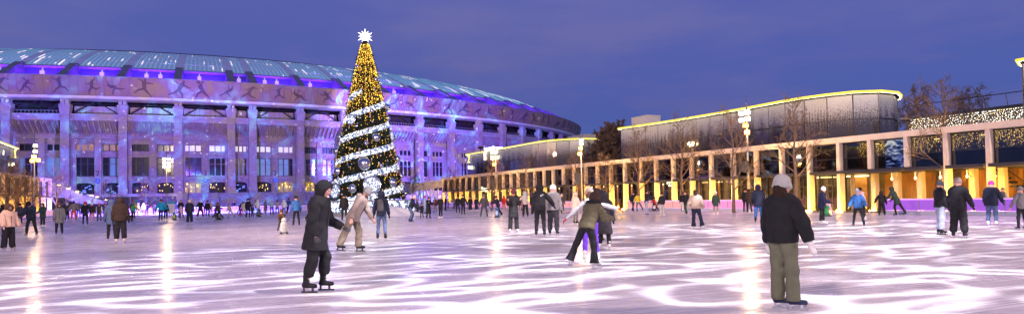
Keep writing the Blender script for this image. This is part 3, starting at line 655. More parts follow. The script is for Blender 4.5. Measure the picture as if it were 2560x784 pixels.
# luminous plinth with panels
M_pl = ribbon_mat('plinth_light', 1.5, 1.7)
M_blue2 = mat('plinth_mark_blue', (.05, .05, .6), .5, emit=(.06, .07, .9), es=1.0, sample=False)
PR = 5.15
m_ = MB(); m_.lathe([(PR+.12, -.05), (PR+.12, .35), (PR-.1, .36), (PR-.1, 1.5), (PR+.1, 1.52), (PR+.1, 1.62), (1, 1.62)], 40, TP); obj('plinth', m_, M_grey, TR_)
for q in range(20):
    a0, a1 = acam+2*math.pi*(q+.02)/20, acam+2*math.pi*(q+.98)/20
    P = [Vector((TP.x+PR*math.cos(a), TP.y+PR*math.sin(a), z)) for a, z in ((a0, .4), (a1, .4), (a1, 1.48), (a0, 1.48))]
    m_ = MB(); m_.prism(P, ((P[0]+P[1])/2-Vector((TP.x, TP.y, .4))).normalized()*.05); pn = obj('plinth_panel', m_, M_pl, TR_)
    if q % 3 == 0:
        c = (P[0]+P[2])/2+((P[0]+P[1])/2-Vector((TP.x, TP.y, .4))).normalized()*.08; xd = (P[1]-P[0]).normalized()
        text('panel_mark', 'R', .8, c, -xd if False else xd, M_blue2, pn, .01)
# scraped snow heaped at the foot
M_snow = mat('snow', (.80, .79, .82), .8, var=.06, vscale=1.5, bump=.5, bscale=2.5)
def mound(cx, cy, rx, ry, h, seed):
    rr = random.Random(seed); rows = []
    for i in range(9):
        t = i/8; row = []
        for j in range(28):
            a = 2*math.pi*j/28; q = 1+.18*math.sin(3*a+seed)+.1*math.sin(7*a+seed*2)
            row.append((cx+rx*q*(1-t)*math.cos(a), cy+ry*q*(1-t)*math.sin(a), -.03+h*(math.sin(t*math.pi/2)**1.3)*(1+.12*rr.uniform(-1, 1))))
        rows.append(row)
    m_ = MB(); m_.grid(rows, True); return m_
c = ground(965, 541)
tag(obj('snow_heap', mound(c.x+.8, c.y+3.5, 3.6, 3.0, 1.05, 2), M_snow, smooth=True), 'long heap of scraped snow at the foot of the Christmas tree', 'snow heap')
# ------------------------------------------------------------------ arcades and pavilions
M_arc = mat('arcade_concrete', (.74, .62, .51), .75, var=.08, vscale=1.5, bump=.12, bscale=15)
M_can = mat('dark_canopy', (.035, .035, .05), .4, var=.1)
M_mull = mat('mullion', (.03, .03, .035), .4)
M_up = mat('uplight_lens', (.6, .45, .1), .5, var=0, emit=(1, .52, .04), es=620)
M_up2 = mat('soft_uplight_lens', (.6, .45, .1), .5, var=0, emit=(1, .50, .04), es=85)
def glass_mat(name, tint, refl, rough=.03):
    m = bpy.data.materials.new(name); m.use_nodes = True; n, k = m.node_tree.nodes, m.node_tree.links; n.remove(n['Principled BSDF']); o = n['Material Output']
    t = n.new('ShaderNodeBsdfTransparent'); t.inputs[0].default_value = (*tint, 1); g = n.new('ShaderNodeBsdfGlossy'); g.inputs['Roughness'].default_value = rough; g.inputs[0].default_value = (.9, .9, .95, 1)
    f = n.new('ShaderNodeFresnel'); f.inputs[0].default_value = 1.33; mx = n.new('ShaderNodeMixShader')
    tc_ = n.new('ShaderNodeNewGeometry'); z = n.new('ShaderNodeTexNoise'); z.inputs['Scale'].default_value = .5; k.new(tc_.outputs['Position'], z.inputs[0]); bp = n.new('ShaderNodeBump'); bp.inputs['Strength'].default_value = .06; bp.inputs['Distance'].default_value = .05; k.new(z.outputs[0], bp.inputs['Height']); k.new(bp.outputs[0], g.inputs['Normal'])
    k.new(nmath(n, k, 'ADD', nmath(n, k, 'MULTIPLY', f.outputs[0], 1-refl), refl), mx.inputs[0]); k.new(t.outputs[0], mx.inputs[1]); k.new(g.outputs[0], mx.inputs[2]); k.new(mx.outputs[0], o.inputs[0]); return m
M_gl = glass_mat('shopfront_glass', (.62, .60, .56), .10)
M_glb = glass_mat('balcony_glass', (.34, .36, .44), .06)
M_wood = mat('lit_wood_slats', (.42, .20, .06), .6, var=.3, vscale=3)
M_room = mat('room_wall', (.16, .13, .10), .8, var=.3, vscale=1)
M_warm = mat('warm_ceiling_lamp', (.6, .5, .3), .5, var=0, emit=(1, .72, .30), es=7)
M_floor = mat('room_floor', (.12, .11, .10), .5)
AH = 5.84
def arcade(name, label, P, D, N, s_list, hang=(), s_end=None, skip_room=(), uplight=True, open_from=None, hs=1, lod=False):
    """s_list: positions along D of the columns; N points away from the rink"""
    A = empty(name, P, label, 'arcade')
    F = lambda s, n, z: tuple(P+D*s+N*n+Vector((0, 0, z)))
    s0, s1 = min(s_list), max(s_list)
    b = MB(); b.box(s0-.4, s1+.4, -.02, .58, AH-.44, AH, lambda x, y, z: F(x, y, z)); obj('beam', b, M_arc, A)
    b = MB(); b.box(s0-.4, s1+.4, .6, 7.5, AH-.35, AH-.1, F); obj('roof_slab', b, M_can, A)
    b = MB(); b.box(s0-.4, s1+.4, 4.4, 4.6, 0, AH-.35, F); obj('back_wall', b, M_room, A)
    b = MB(); b.box(s0-.4, s1+.4, -.9, 4.4, -.04, .03, F); obj('floor_slab', b, M_floor, A)
    b = MB(); b.box(s0-.4, s1+.4, 1.1, 4.4, 2.95, 3.1, F); obj('upper_floor', b, M_can, A)
    ss = sorted(s_list)
    for i, s in enumerate(ss):
        h = s in hang
        z0 = 3.25 if h else -.04
        b = MB(); b.box(s-.14, s+.14, 0, .56, z0, AH-.44, F); c = obj('column', b, M_arc, A)
        if uplight and not h:
            for sd in (-1, 1):
                b = MB(); b.box(s+sd*.42-.14, s+sd*.42+.14, -.72, -.42, .03, .07, F); obj('uplight', b, M_up, c)
    for i in range(len(ss)-1):
        a, c = ss[i], ss[i+1]; w = c-a; mid = (a+c)/2; rnd = random.Random(int(mid*37)+len(ss))
        opn = open_from is not None and mid < open_from
        # upper glazing
        fz = MB(); fz.box(a+.14, a+.20, .42, .5, 3.2, AH-.45, F); fz.box(c-.20, c-.14, .42, .5, 3.2, AH-.45, F); fz.box(a+.14, c-.14, .42, .5, AH-.55, AH-.46, F); fz.box(a+.14, c-.14, .425, .495, 4.15, 4.2, F)
        fo = obj('window', fz, M_mull, A)
        b = MB(); b.box(a+.18, c-.18, .45, .47, 3.2, 4.15, F); obj('balustrade_pane', b, M_glb, fo)
        b = MB(); b.box(a+.18, c-.18, .45, .47, 4.2, AH-.5, F); obj('pane', b, M_gl if opn else M_glb, fo)
        b = MB(); b.box(a-.0 if (i % 2 and not opn) else a+.14, c-.14, -.28 if opn else -.06, .9, 2.98, 3.2, F); obj('canopy', b, M_can, A)
        if not opn:
            g = MB()
            for q in (0, .5, 1): x = a+.2+(w-.4)*q; g.box(x-.03, x+.03, 1.05, 1.15, .03, 2.98, F)
            g.box(a+.1, c-.1, 1.06, 1.14, 2.05, 2.11, F); g.box(a+.1, c-.1, 1.06, 1.14, .03, .12, F)
            sf = obj('shopfront', g, M_mull, A)
            b = MB(); b.box(a+.1, c-.1, 1.09, 1.11, .12, 2.96, F); obj('shopfront_pane', b, M_gl, sf)
            # things inside
            if rnd.random() < .75:
                b = MB(); x = a+w*rnd.uniform(.1, .3); b.box(x, x+w*rnd.uniform(.15, .4), 4.2, 4.35, .03, 2.9, F); obj('wall_panel', b, M_wood, A)
            if rnd.random() < .5:
                b = MB(); b.box(a+.3, c-.3, 3.0+rnd.random(), 3.06+rnd.random()*.0+1.0, 2.80, 2.86, F); obj('ceiling_lamp', b, M_warm, A)
            b = MB(); x = a+w*rnd.uniform(.2, .7); b.box(x-.1, x+.1, 2.6, 2.9, .03, 2.95, F); obj('inner_column', b, M_arc, A)
        if rnd.random() < .45:
            b = MB(); x = a+w*rnd.uniform(.3, .7); b.box(x-.4, x+.4, 2.0, 2.1, 5.2, 5.24, F); obj('ceiling_lamp', b, M_warm, A)
    return A, F, ss
cols_px = [1106, 1120, 1134, 1149, 1164, 1180, 1197, 1219, 1238, 1256, 1275, 1293, 1314, 1335, 1358, 1381, 1406, 1433, 1462, 1491, 1525, 1560, 1599, 1638, 1681, 1727, 1776, 1831, 1889, 1953, 2022, 2097, 2175, 2267, 2366, 2473, 2597, 2740, 2905]
sR = [arc_pt(x) for x in cols_px]
hang = {arc_pt(1406), arc_pt(2175), arc_pt(2267)}
AR, AF, _ = arcade('arcade', 'long pale concrete arcade with golden uplit columns beside the lilac lit barrier', AP, AD, AN, sR, hang, open_from=arc_pt(2120))
# left arcade
sL = [arc_pt(x, LP, LD) for x in (-190, -150, -112, -78, -46, -16, 12, 36, 58, 78, 97, 114, 129)]
AL, LF, _ = arcade('arcade', 'short pale arcade glowing amber behind bare trees, on the staircase side', LP, LD, LN, sL)
# lit wood wall and inner columns of the open part (right)
sO = arc_pt(2120); sE = min(sR)
for s in np.arange(sO-.5, sE, -1.85):
    b = MB(); b.box(s-.2, s+.2, 2.3, 2.75, .03, 2.97, AF); c = obj('inner_column', b, M_arc, AR)
    b = MB(); b.box(s-.22, s+.22, 2.0, 2.2, .035, .08, AF); obj('uplight', b, M_up2, c)
M_woodl = mat('golden_wood_board', (.50, .24, .06), .55, var=.3, vscale=4)
s = sO-.2; q = 0
while s > sE:
    w = .16+.06*((q*7) % 3)
    if (q // 9) % 3 != 2: ubox('wood_board', M_woodl, AR, Vector(AF(s-w+.02, 4.15+.02*(q % 2), .03)), AD*(w-.02), AN*.2, Vector((0, 0, 2.9)))
    s -= w; q += 1
for s in np.arange(sO-1.0, sE, -1.9):
    b = MB(); b.sphere(AF(s, 3.85, 2.5), .07, 8, 6, (1, 1, 1.6)); b.tube([AF(s, 3.85, 2.6), AF(s, 3.85, 2.95)], .01, 4); obj('pendant_lamp', b, M_warm, AR)
# stair inside the open part
b = MB(); sA, sB = arc_pt(2405), arc_pt(2540)
for q in range(9):
    t = q/9; s = sA+(sB-sA)*t; b.box(s-.28, s+.10, 3.0, 3.9, 2.75-2.5*t, 2.9-2.5*t, AF)
b.tube([AF(sA, 3.0, 3.8), AF(sB, 3.0, 1.2)], .03, 6); obj('inner_stair', b, M_can, AR)
# ------------------------------------------------------------------ pavilions
PH_ = 10.0
def frit_mat(name, zlo, zhi):
    m = mat(name, (.30, .30, .33), .25, var=0); n, k = m.node_tree.nodes, m.node_tree.links; b = n['Principled BSDF']
    g = n.new('ShaderNodeNewGeometry'); s = n.new('ShaderNodeSeparateXYZ'); k.new(g.outputs['Position'], s.inputs[0])
    v = n.new('ShaderNodeTexVoronoi'); v.inputs['Scale'].default_value = 17; v.inputs['Randomness'].default_value = .55; k.new(g.outputs['Position'], v.inputs['Vector'])
    h = nrange(n, k, s.outputs[2], zlo, zhi, .0, 1.0, False)             # printed dots grow denser towards the top
    dots = nmath(n, k, 'LESS_THAN', v.outputs['Distance'], nmath(n, k, 'MULTIPLY', h, .85))
    nz_ = n.new('ShaderNodeTexNoise'); nz_.inputs['Scale'].default_value = .35; nz_.inputs['Detail'].default_value = 4; k.new(g.outputs['Position'], nz_.inputs[0])
    mx = n.new('ShaderNodeMixRGB'); mx.inputs[1].default_value = (.05, .045, .05, 1); mx.inputs[2].default_value = (.32, .33, .36, 1); k.new(dots, mx.inputs[0]); k.new(mx.outputs[0], b.inputs['Base Color'])
    k.new(nrange(n, k, dots, 0, 1, .05, .45, False), b.inputs['Roughness']); b.inputs['Specular IOR Level'].default_value = .9
    bp = n.new('ShaderNodeBump'); bp.inputs['Strength'].default_value = .08; bp.inputs['Distance'].default_value = .1; k.new(nz_.outputs[0], bp.inputs['Height']); k.new(bp.outputs[0], b.inputs['Normal'])
    return m
M_frit = frit_mat('fritted_glass', 6.4, 9.7)
M_corn = mat('yellow_cornice_light', (.6, .5, .05), .4, var=0, emit=(.95, .80, .06), es=.85, sample=False)
M_wash = mat('cornice_wash_led', (.8, .7, .4), .4, var=0, emit=(1, .83, .52), es=13)
M_plant = mat('roof_plant_unit', (.55, .53, .55), .6, var=.1)
def smooth_curve(P, n=8):
    P = [Vector(p) for p in P]; out_ = []
    for i in range(len(P)-1):
        a, b_, c, d = P[max(i-1, 0)], P[i], P[i+1], P[min(i+2, len(P)-1)]
        for j in range(n):
            t = j/n; out_.append(.5*((2*b_)+(-a+c)*t+(2*a-5*b_+4*c-d)*t*t+(-a+3*b_-3*c+d)*t**3))
    out_.append(P[-1]); return out_
def resample(P, step):
    d = [0]; 
    for i in range(1, len(P)): d.append(d[-1]+(P[i]-P[i-1]).length)
    n = max(2, round(d[-1]/step)); L = np.linspace(0, d[-1], n+1); X = [np.interp(L, d, [p[j] for p in P]) for j in range(3)]
    return [Vector((X[0][i], X[1][i], X[2][i])) for i in range(n+1)]
def pavilion(label, plan, step=2.1):
    pts = resample(smooth_curve(plan), step); c0 = sum(pts, Vector((0, 0, 0)))/len(pts); c0.z = 0
    A = empty('pavilion', c0, label, 'pavilion')
    rows = [4.6, 6.15, 7.75, PH_-.12]
    for i in range(len(pts)-1):
        a, b_ = pts[i], pts[i+1]; t = (b_-a).normalized(); nn_ = Vector((t.y, -t.x, 0))
        if nn_.dot(EYE-a) < 0 and i < len(pts)*.7: nn_ = -nn_
        for r in range(3):
            if r == 0 and i % 1 == 0: pass
            ubox('glass_panel', M_gl if r == 0 else M_frit, A, a+t*.05+Vector((0, 0, rows[r]+.05))-nn_*.06+nn_*.012*random.random(), t*((b_-a).length-.10), nn_*.08, Vector((0, 0, rows[r+1]-rows[r]-.10))+nn_*random.uniform(-.008, .008))
        b = MB(); b.hexa([a-nn_*.12+Vector((0, 0, 6.1)), b_-nn_*.12+Vector((0, 0, 6.1)), b_-nn_*.07+Vector((0, 0, 6.1)), a-nn_*.07+Vector((0, 0, 6.1)), a-nn_*.12+Vector((0, 0, PH_)), b_-nn_*.12+Vector((0, 0, PH_)), b_-nn_*.07+Vector((0, 0, PH_)), a-nn_*.07+Vector((0, 0, PH_))]); obj('wall', b, M_mull, A)
        b = MB(); b.hexa([a-t*.05-nn_*.1+Vector((0, 0, 4.4)), a+t*.05-nn_*.1+Vector((0, 0, 4.4)), a+t*.05+nn_*.03+Vector((0, 0, 4.4)), a-t*.05+nn_*.03+Vector((0, 0, 4.4)), a-t*.05-nn_*.1+Vector((0, 0, 6.15)), a+t*.05-nn_*.1+Vector((0, 0, 6.15)), a+t*.05+nn_*.03+Vector((0, 0, 6.15)), a-t*.05+nn_*.03+Vector((0, 0, 6.15))]); obj('mullion', b, M_mull, A)
        if i % 3 == 1 and i < len(pts)*.6:
            c_ = (a+b_)/2-nn_*random.uniform(1.2, 2.5); ubox('ceiling_lamp', M_warm, A, c_+Vector((0, 0, 5.85))-t*.6, t*random.uniform(.6, 1.4), nn_*.08, Vector((0, 0, .06)))
    b = MB(); b.add([tuple(c0+(p-c0)*.97+Vector((0, 0, 6.12))) for p in pts], [tuple(range(len(pts)))]); obj('ceiling', b, M_can, A)
    # cornice tube + wash strip + roof lid
    def offs(o, z):
        R_ = []
        for i, p in enumerate(pts):
            t = (pts[min(i+1, len(pts)-1)]-pts[max(i-1, 0)]).normalized(); nn_ = Vector((t.y, -t.x, 0)); nn_ = nn_ if nn_.dot(p-c0) > 0 else -nn_
            R_.append(p+nn_*o+Vector((0, 0, z)))
        return R_
    b = MB(); b.tube(offs(.42, PH_+.05), .10, 8); obj('cornice_light', b, M_corn, A, smooth=True)
    b = MB(); b.grid([[p, q] for p, q in zip(offs(-.2, PH_+.0), offs(.42, PH_-.02))]); obj('cornice', b, M_can, A)
    b = MB(); b.grid([[p, q] for p, q in zip(offs(.30, PH_-.05), offs(.36, PH_-.05))]); obj('wash_strip', b, M_wash, A)
    b = MB(); b.add([tuple(p+Vector((0, 0, PH_+.02))) for p in pts], [tuple(range(len(pts)))]); obj('roof', b, M_can, A)
    return A, pts
ph = lambda x, y: ground(x, y, PH_)
def flat(v): return Vector((v.x, v.y, 0))
big = [flat(ph(x, y)) for x, y in ((1552, 322), (1640, 310), (1760, 291), (1870, 272), (1980, 252), (2080, 238), (2150, 231.5), (2200, 230.5))]
big += [flat(ph(2226, 232)), flat(ph(2233, 236))]
# close behind
bk = [big[-1]+AN*4+AD*3, big[-1]+AN*9+AD*14, big[0]+AN*12+AD*-4, big[0]+AN*4+AD*1, big[0]]
PB, PBp = pavilion('large curved glass pavilion with yellow cornice light, above the long arcade', big+bk)
sm = [flat(ph(x, y)) for x, y in ((1169, 387), (1215, 379), (1290, 366), (1360, 354), (1420, 349), (1470, 347.5), (1500, 349), (1509, 353))]
bk = [sm[-1]+AN*5+AD*4, sm[-1]+AN*9+AD*20, sm[0]+AN*10+AD*-6, sm[0]+AN*3+AD*1, sm[0]]
PS, PSp = pavilion('smaller curved glass pavilion carrying glowing signs, beside the stadium', sm+bk)
rt = [flat(ph(2546, 159)), flat(ph(2552, 155)), flat(ph(2570, 149)), flat(ph(2620, 140)), flat(ph(2760, 132))]
rt = [rt[0]+AN*5+AD*.5, rt[0]+AN*2]+rt; rt += [rt[-1]+AN*9, rt[0]+AN*5-AD*3, rt[0]]
PRr, _ = pavilion('curved glass pavilion past the fairy light curtain, with yellow cornice', rt)
lf = [flat(ph(38, 372)), flat(ph(0, 358)), flat(ph(-60, 338)), flat(ph(-160, 305))]; lf = lf+[lf[-1]+LN*8, lf[0]+LN*8+LD*-2, lf[0]]
PL, PLp = pavilion('dark glass pavilion with yellow signs above the short arcade', lf)
for P_, x, y, w, d_, h_, par in ((PB, 1545, 304, 3.2, 2.0, 1.3, 0), (PB, 1720, 292, 4.5, 2, .6, 0), (PS, 1185, 383, 4.2, 2, 1.7, 0), (PS, 1395, 345, 5, 2, 1.0, 0)):
    c = ground(x, y, PH_+.6)+AN*3.2; c.z = PH_
    b = MB(); b.box(-w/2, w/2, 0, d_, 0, h_, lambda u, v, z: tuple(c-AD*u+AN*v+Vector((0, 0, z)))); b.box(-w/2-.06, w/2+.06, -.06, d_+.06, h_, h_+.08, lambda u, v, z: tuple(c-AD*u+AN*v+Vector((0, 0, z)))); obj('roof_unit', b, M_plant, P_)
# signs
M_sign = mat('yellow_neon', (.8, .7, .2), .4, var=0, emit=(1, .80, .16), es=1.5, sample=False)
M_signw = mat('white_neon', (.8, .8, .7), .4, var=0, emit=(1, .93, .6), es=2.0, sample=False)
M_signo = mat('neon_outline', (.8, .7, .1), .4, var=0, emit=(1, .80, .08), es=1.6, sample=False)
def wall_at(px, z, row, P_=AP, setb=None):
    # point on the pavilion's front at pixel column px
    best = None
    return None
def front_pt(pts, px, z, off=.25):
    r = ray(px, 430); r.z = 0; hit = None
    for i in range(len(pts)-1):
        a, b_ = pts[i], pts[i+1]; e_ = b_-a; det = r.x*(-e_.y)+r.y*e_.x
        if abs(det) < 1e-9: continue
        t = (a.x*(-e_.y)+a.y*e_.x)/det; u = (r.x*a.y-r.y*a.x)/det
        if 0 <= u <= 1 and t > 0 and (hit is None or t < hit[0]): hit = (t, e_.normalized())
    p = r*hit[0]; tt = hit[1]; tt = tt if tt.dot(R0) > 0 else -tt; nn_ = Vector((-tt.y, tt.x, 0)); nn_ = nn_ if nn_.dot(-p) > 0 else -nn_
    return Vector((p.x, p.y, z))+nn_*off, tt
def zrow(p, py):      # height whose projection is row py at plan point p
    d = depth((p.x, p.y, 0)); rr_ = ray(1280, 0); 
    lo, hi = 0, 40
    for _ in range(40):
        m_ = (lo+hi)/2; v = Vector((p.x, p.y, m_))-EYE; yy = CY-FPX*v.dot(Up)/v.dot(Fw)
        if yy > py: lo = m_
        else: hi = m_
    return lo
def sign(txt, px, py, hpx, pts, m_, par, name='sign', off=.25, sx=1.0, outline=False):
    p, t = front_pt(pts, px, 5, off); z = zrow(p, py); d = depth(p); s = hpx/FPX*d*1.38
    return text(name, txt, s, Vector((p.x, p.y, z)), t, m_, par, .05)
sign('2', 1175, 398, 21, PSp, M_sign, PS, 'number_sign'); sign('Вход', 1179, 418, 9, PSp, M_signw, PS, 'entrance_sign')
p, t = front_pt(PSp, 1216, 5, .2); z = zrow(p, 389); sc_ = depth(p)/FPX
b = MB(); b.hexa([p+Vector((0, 0, z-5-10.5*sc_))-t*5*sc_, p+Vector((0, 0, z-5-10.5*sc_))+t*6.5*sc_, p+Vector((0, 0, z-5-10.5*sc_))+t*6.5*sc_+Vector((t.y, -t.x, 0))*.12, p+Vector((0, 0, z-5-10.5*sc_))-t*5*sc_+Vector((t.y, -t.x, 0))*.12]+[p+Vector((0, 0, z-5+11.5*sc_))-t*5*sc_, p+Vector((0, 0, z-5+11.5*sc_))+t*6.5*sc_, p+Vector((0, 0, z-5+11.5*sc_))+t*6.5*sc_+Vector((t.y, -t.x, 0))*.12, p+Vector((0, 0, z-5+11.5*sc_))-t*5*sc_+Vector((t.y, -t.x, 0))*.12])
obj('sign_box', b, M_signw, PS)
sign('Каток', 1239, 380, 11, PSp, M_signw, PS); sign('Прокат', 1241, 394, 11, PSp, M_signw, PS)
sign('2', 33, 385, 22, PLp, M_sign, PL, 'number_sign'); sign('Вход', 27, 410, 9, PLp, M_signw, PL, 'entrance_sign')
sign('5', 3, 382, 12, PLp, M_signw, PL)
def asign(txt, px, py, hpx, n_, m_, name='sign', par=AR):
    s = arc_pt(px); p = Vector(AF(s, n_, 0)); z = zrow(p, py); return text(name, txt, hpx/FPX*depth(p)*1.38, Vector((p.x, p.y, z)), -AD, m_, par, .03)
asign('Вход', 1206, 473, 11, .35, M_signw, 'entrance_sign')
# arched neon letters AMA (two bars bent to an arch, as on the photographed sign) with a script line below
M_neon = mat('cream_neon', (.8, .8, .6), .4, var=0, emit=(1, 1, .62), es=2.6, sample=False)
s = arc_pt(1660.5); p = Vector(AF(s, .9, 0)); z0 = zrow(p, 459); z1 = zrow(p, 444); w = 13.2*depth(p)/FPX; h = z1-z0
b = MB()
def npt(u, v): return p-AD*(u*w)+Vector((0, 0, z0+v*h))
for o in ((-1, -.38), (-.06-.32, .06+.32), (.38, 1)):
    a_, c_ = o; wd = c_-a_
    if a_ == -.38: b.tube([npt(a_+wd*x, y) for x, y in ((0, .0), (.12, .9), (.22, 1), (.36, .8), (.5, .25), (.64, .8), (.78, 1), (.88, .9), (1, 0))], .045, 6)
    else: b.tube([npt(a_+wd*x, y) for x, y in ((0, 0), (.25, .75), (.5, 1), (.75, .75), (1, 0))], .045, 6); b.tube([npt(a_+wd*x, y) for x, y in ((.25, .3), (.75, .3))], .035, 6)
b.tube([npt(x, -.28+.07*math.sin(x*16)) for x in np.linspace(-.62, .62, 30)], .04, 5)
obj('neon_sign', b, M_neon, AR)
# bright video screen behind the upper glazing, abstract blue and white
def screen_mat():
    m = mat('video_screen', (.02, .02, .03), .3, var=0, emit=(1, 1, 1), es=1.6); n, k = m.node_tree.nodes, m.node_tree.links; b = n['Principled BSDF']
    t = n.new('ShaderNodeTexCoord'); mp = n.new('ShaderNodeMapping'); mp.inputs['Scale'].default_value = (1, .8, 2.2); k.new(t.outputs['Object'], mp.inputs[0])
    z = n.new('ShaderNodeTexNoise'); z.inputs['Scale'].default_value = 1.6; z.inputs['Detail'].default_value = 4; z.inputs['Distortion'].default_value = 1.5; k.new(mp.outputs[0], z.inputs[0])
    r = n.new('ShaderNodeValToRGB'); k.new(z.outputs[0], r.inputs[0]); e = r.color_ramp.elements; e[0].position = .44; e[0].color = (.01, .012, .02, 1); e[1].position = .62; e[1].color = (.95, .95, 1, 1); q = e.new(.50); q.color = (.06, .12, .5, 1); q = e.new(.55); q.color = (.35, .5, .95, 1); k.new(r.outputs[0], b.inputs['Emission Color']); return m
b = MB(); b.box(arc_pt(2261), arc_pt(2200), .75, .85, 3.3, 5.3, AF); obj('video_screen', b, screen_mat(), AR)
# terrace: fairy-light curtain wall behind the open part, with roof rail
TW = empty('terrace_building', Vector(AF(arc_pt(2400), 7, 0)), 'low terrace building hung with a glittering fairy light curtain', 'building')
sa, sb = arc_pt(2228), min(sR); n0 = 6.2
b = MB(); b.box(sb, sa+3, n0+.3, n0+.6, 3.0, 7.25, AF); obj('wall', b, mat('terrace_wall', (.07, .06, .06), .8, var=.2), TW)
b = MB(); b.box(sb, sa+3, n0-.3, n0+3, 7.25, 7.45, AF); obj('roof_edge', b, M_can, TW)
b = MB(); b.tube([AF(sb, n0, 8.35), AF(sa+3, n0, 8.35)], .035, 6); obj('top_rail', b, M_dark, TW)
for s in np.arange(sb, sa+3, 1.5):
    b = MB(); b.tube([AF(s, n0, 7.45), AF(s+.12, n0, 8.35)], .025, 5); obj('rail_post', b, M_dark, TW)
M_fairy = mat('fairy_light_white', (.8, .8, .7), .4, var=0, emit=(1, .92, .78), es=4, sample=False); M_fairy2 = mat('fairy_light_gold', (.8, .6, .2), .4, var=0, emit=(1, .66, .15), es=3.6, sample=False)
b = MB(); b2 = MB()
for s in np.arange(sb, sa+2.5, .085):
    z = 7.2; zl = 5.3-1.6*random.random()
    while z > zl:
        mb = b if (z > 6.3 and random.random() < .8) or random.random() < .3 else b2; c = Vector(AF(s+random.uniform(-.06, .06), n0+random.uniform(-.1, .2), z)); r_ = random.uniform(.016, .034)
        mb.add([c+AD*r_, c+Vector((0, 0, r_)), c-AD*r_, c-Vector((0, 0, r_)), c-AN*r_], [(0, 1, 4), (1, 2, 4), (2, 3, 4), (3, 0, 4)]); z -= random.uniform(.10, .24)
b3 = MB()
for s in np.arange(sb, sO, .06):
    z = 5.35; zl = random.choice((4.3, 4.6, 4.9))
    while z > zl:
        c = Vector(AF(s, 1.5+random.uniform(-.3, .3), z)); r_ = random.uniform(.012, .026); b3.add([c+AD*r_, c+Vector((0, 0, r_*2)), c-AD*r_, c-Vector((0, 0, r_*2)), c-AN*r_], [(0, 1, 4), (1, 2, 4), (2, 3, 4), (3, 0, 4)]); z -= random.uniform(.08, .2)
tag(obj('string_lights', b3, M_fairy2, AR, fix=False), kind='stuff')
tag(obj('fairy_lights', b, M_fairy, TW, fix=False), kind='stuff'); tag(obj('golden_fairy_lights', b2, M_fairy2, TW, fix=False), kind='stuff')

# ------------------------------------------------------------------ rink barriers (backlit panels)
def led_panel(name, c, s): return mat(name, tuple(.5*x for x in c), .4, var=0, emit=c, es=s)
BP = {'salmon': led_panel('barrier_salmon', (.95, .45, .42), .55), 'pink': led_panel('barrier_pink', (.85, .32, .62), .6), 'violet': led_panel('barrier_violet', (.42, .13, .78), .5), 'lilac': led_panel('barrier_lilac', (.55, .36, .95), .3)}
M_kick = mat('kick_plate', (.52, .52, .62), .4, var=.05)
M_edge = mat('barrier_led_line', (.8, .4, .9), .4, var=0, emit=(.9, .35, 1), es=1.6, sample=False)
def barrier(label, A, B, cols):
    A = Vector(A); B = Vector(B); t = (B-A); L = t.length; t.normalize(); n_ = Vector((t.y, -t.x, 0)); nn_ = n_ if n_.dot(EYE-A) > 0 else -n_
    E = empty('rink_barrier', (A+B)/2, label, 'barrier', None); m_ = max(1, round(L/2.4)); w = L/m_
    for i in range(m_):
        p = A+t*(i*w); col = cols[min(len(cols)-1, int(i/m_*len(cols)))]
        ubox('kick_plate', M_kick, E, p+t*.01, t*(w-.02), nn_*.10, Vector((0, 0, .28)))
        ubox('panel', BP[col], E, p+t*.02+nn_*.02+Vector((0, 0, .30)), t*(w-.04), nn_*.05, Vector((0, 0, .70)))
        ubox('post', M_grey, E, p-t*.03-nn_*.06, t*.05, nn_*.15, Vector((0, 0, 1.0)))
    b = MB(); b.hexa([A+Vector((0, 0, 1.0)), B+Vector((0, 0, 1.0)), B+nn_*.12+Vector((0, 0, 1.0)), A+nn_*.12+Vector((0, 0, 1.0))]+[A+Vector((0, 0, 1.05)), B+Vector((0, 0, 1.05)), B+nn_*.12+Vector((0, 0, 1.05)), A+nn_*.12+Vector((0, 0, 1.05))]); obj('handrail', b, M_white, E)
    for z in (.985, .29):
        b = MB(); b.hexa([A+nn_*.075+Vector((0, 0, z-.02)), B+nn_*.075+Vector((0, 0, z-.02)), B+nn_*.10+Vector((0, 0, z-.02)), A+nn_*.10+Vector((0, 0, z-.02))]+[A+nn_*.075+Vector((0, 0, z)), B+nn_*.075+Vector((0, 0, z)), B+nn_*.10+Vector((0, 0, z)), A+nn_*.10+Vector((0, 0, z))]); obj('light_line', b, M_edge, E)
    return E
def bpt(px, off): r = ray(px, 480); P_ = AP-AN*off; s = arc_pt(px, P_, AD); return P_+AD*s
OB = 4.6
barrier('violet backlit rink barrier before the wood-lined open hall', bpt(2208, OB), bpt(2640, OB), ['violet'])
barrier('pink backlit rink barrier between the bare trees and the neon sign', bpt(1570, OB-1.8), bpt(1930, OB-1.8), ['salmon', 'salmon', 'pink', 'pink'])
barrier('salmon backlit rink barrier before the smaller pavilion', bpt(1100, OB-2), bpt(1478, OB-2), ['lilac', 'pink', 'salmon', 'salmon'])
fa, fb = Vector((*pl1, 0)), Vector((*pr1, 0)); barrier('lilac backlit barrier across the stadium end of the rink', fa+(fb-fa)*.02, fa+(fb-fa)*.98, ['lilac'])
la_ = LP-LN*1.9; barrier('pink backlit barrier along the short arcade', la_+LD*arc_pt(-150, LP-LN*1.9, LD), la_+LD*arc_pt(140, LP-LN*1.9, LD), ['pink', 'salmon'])
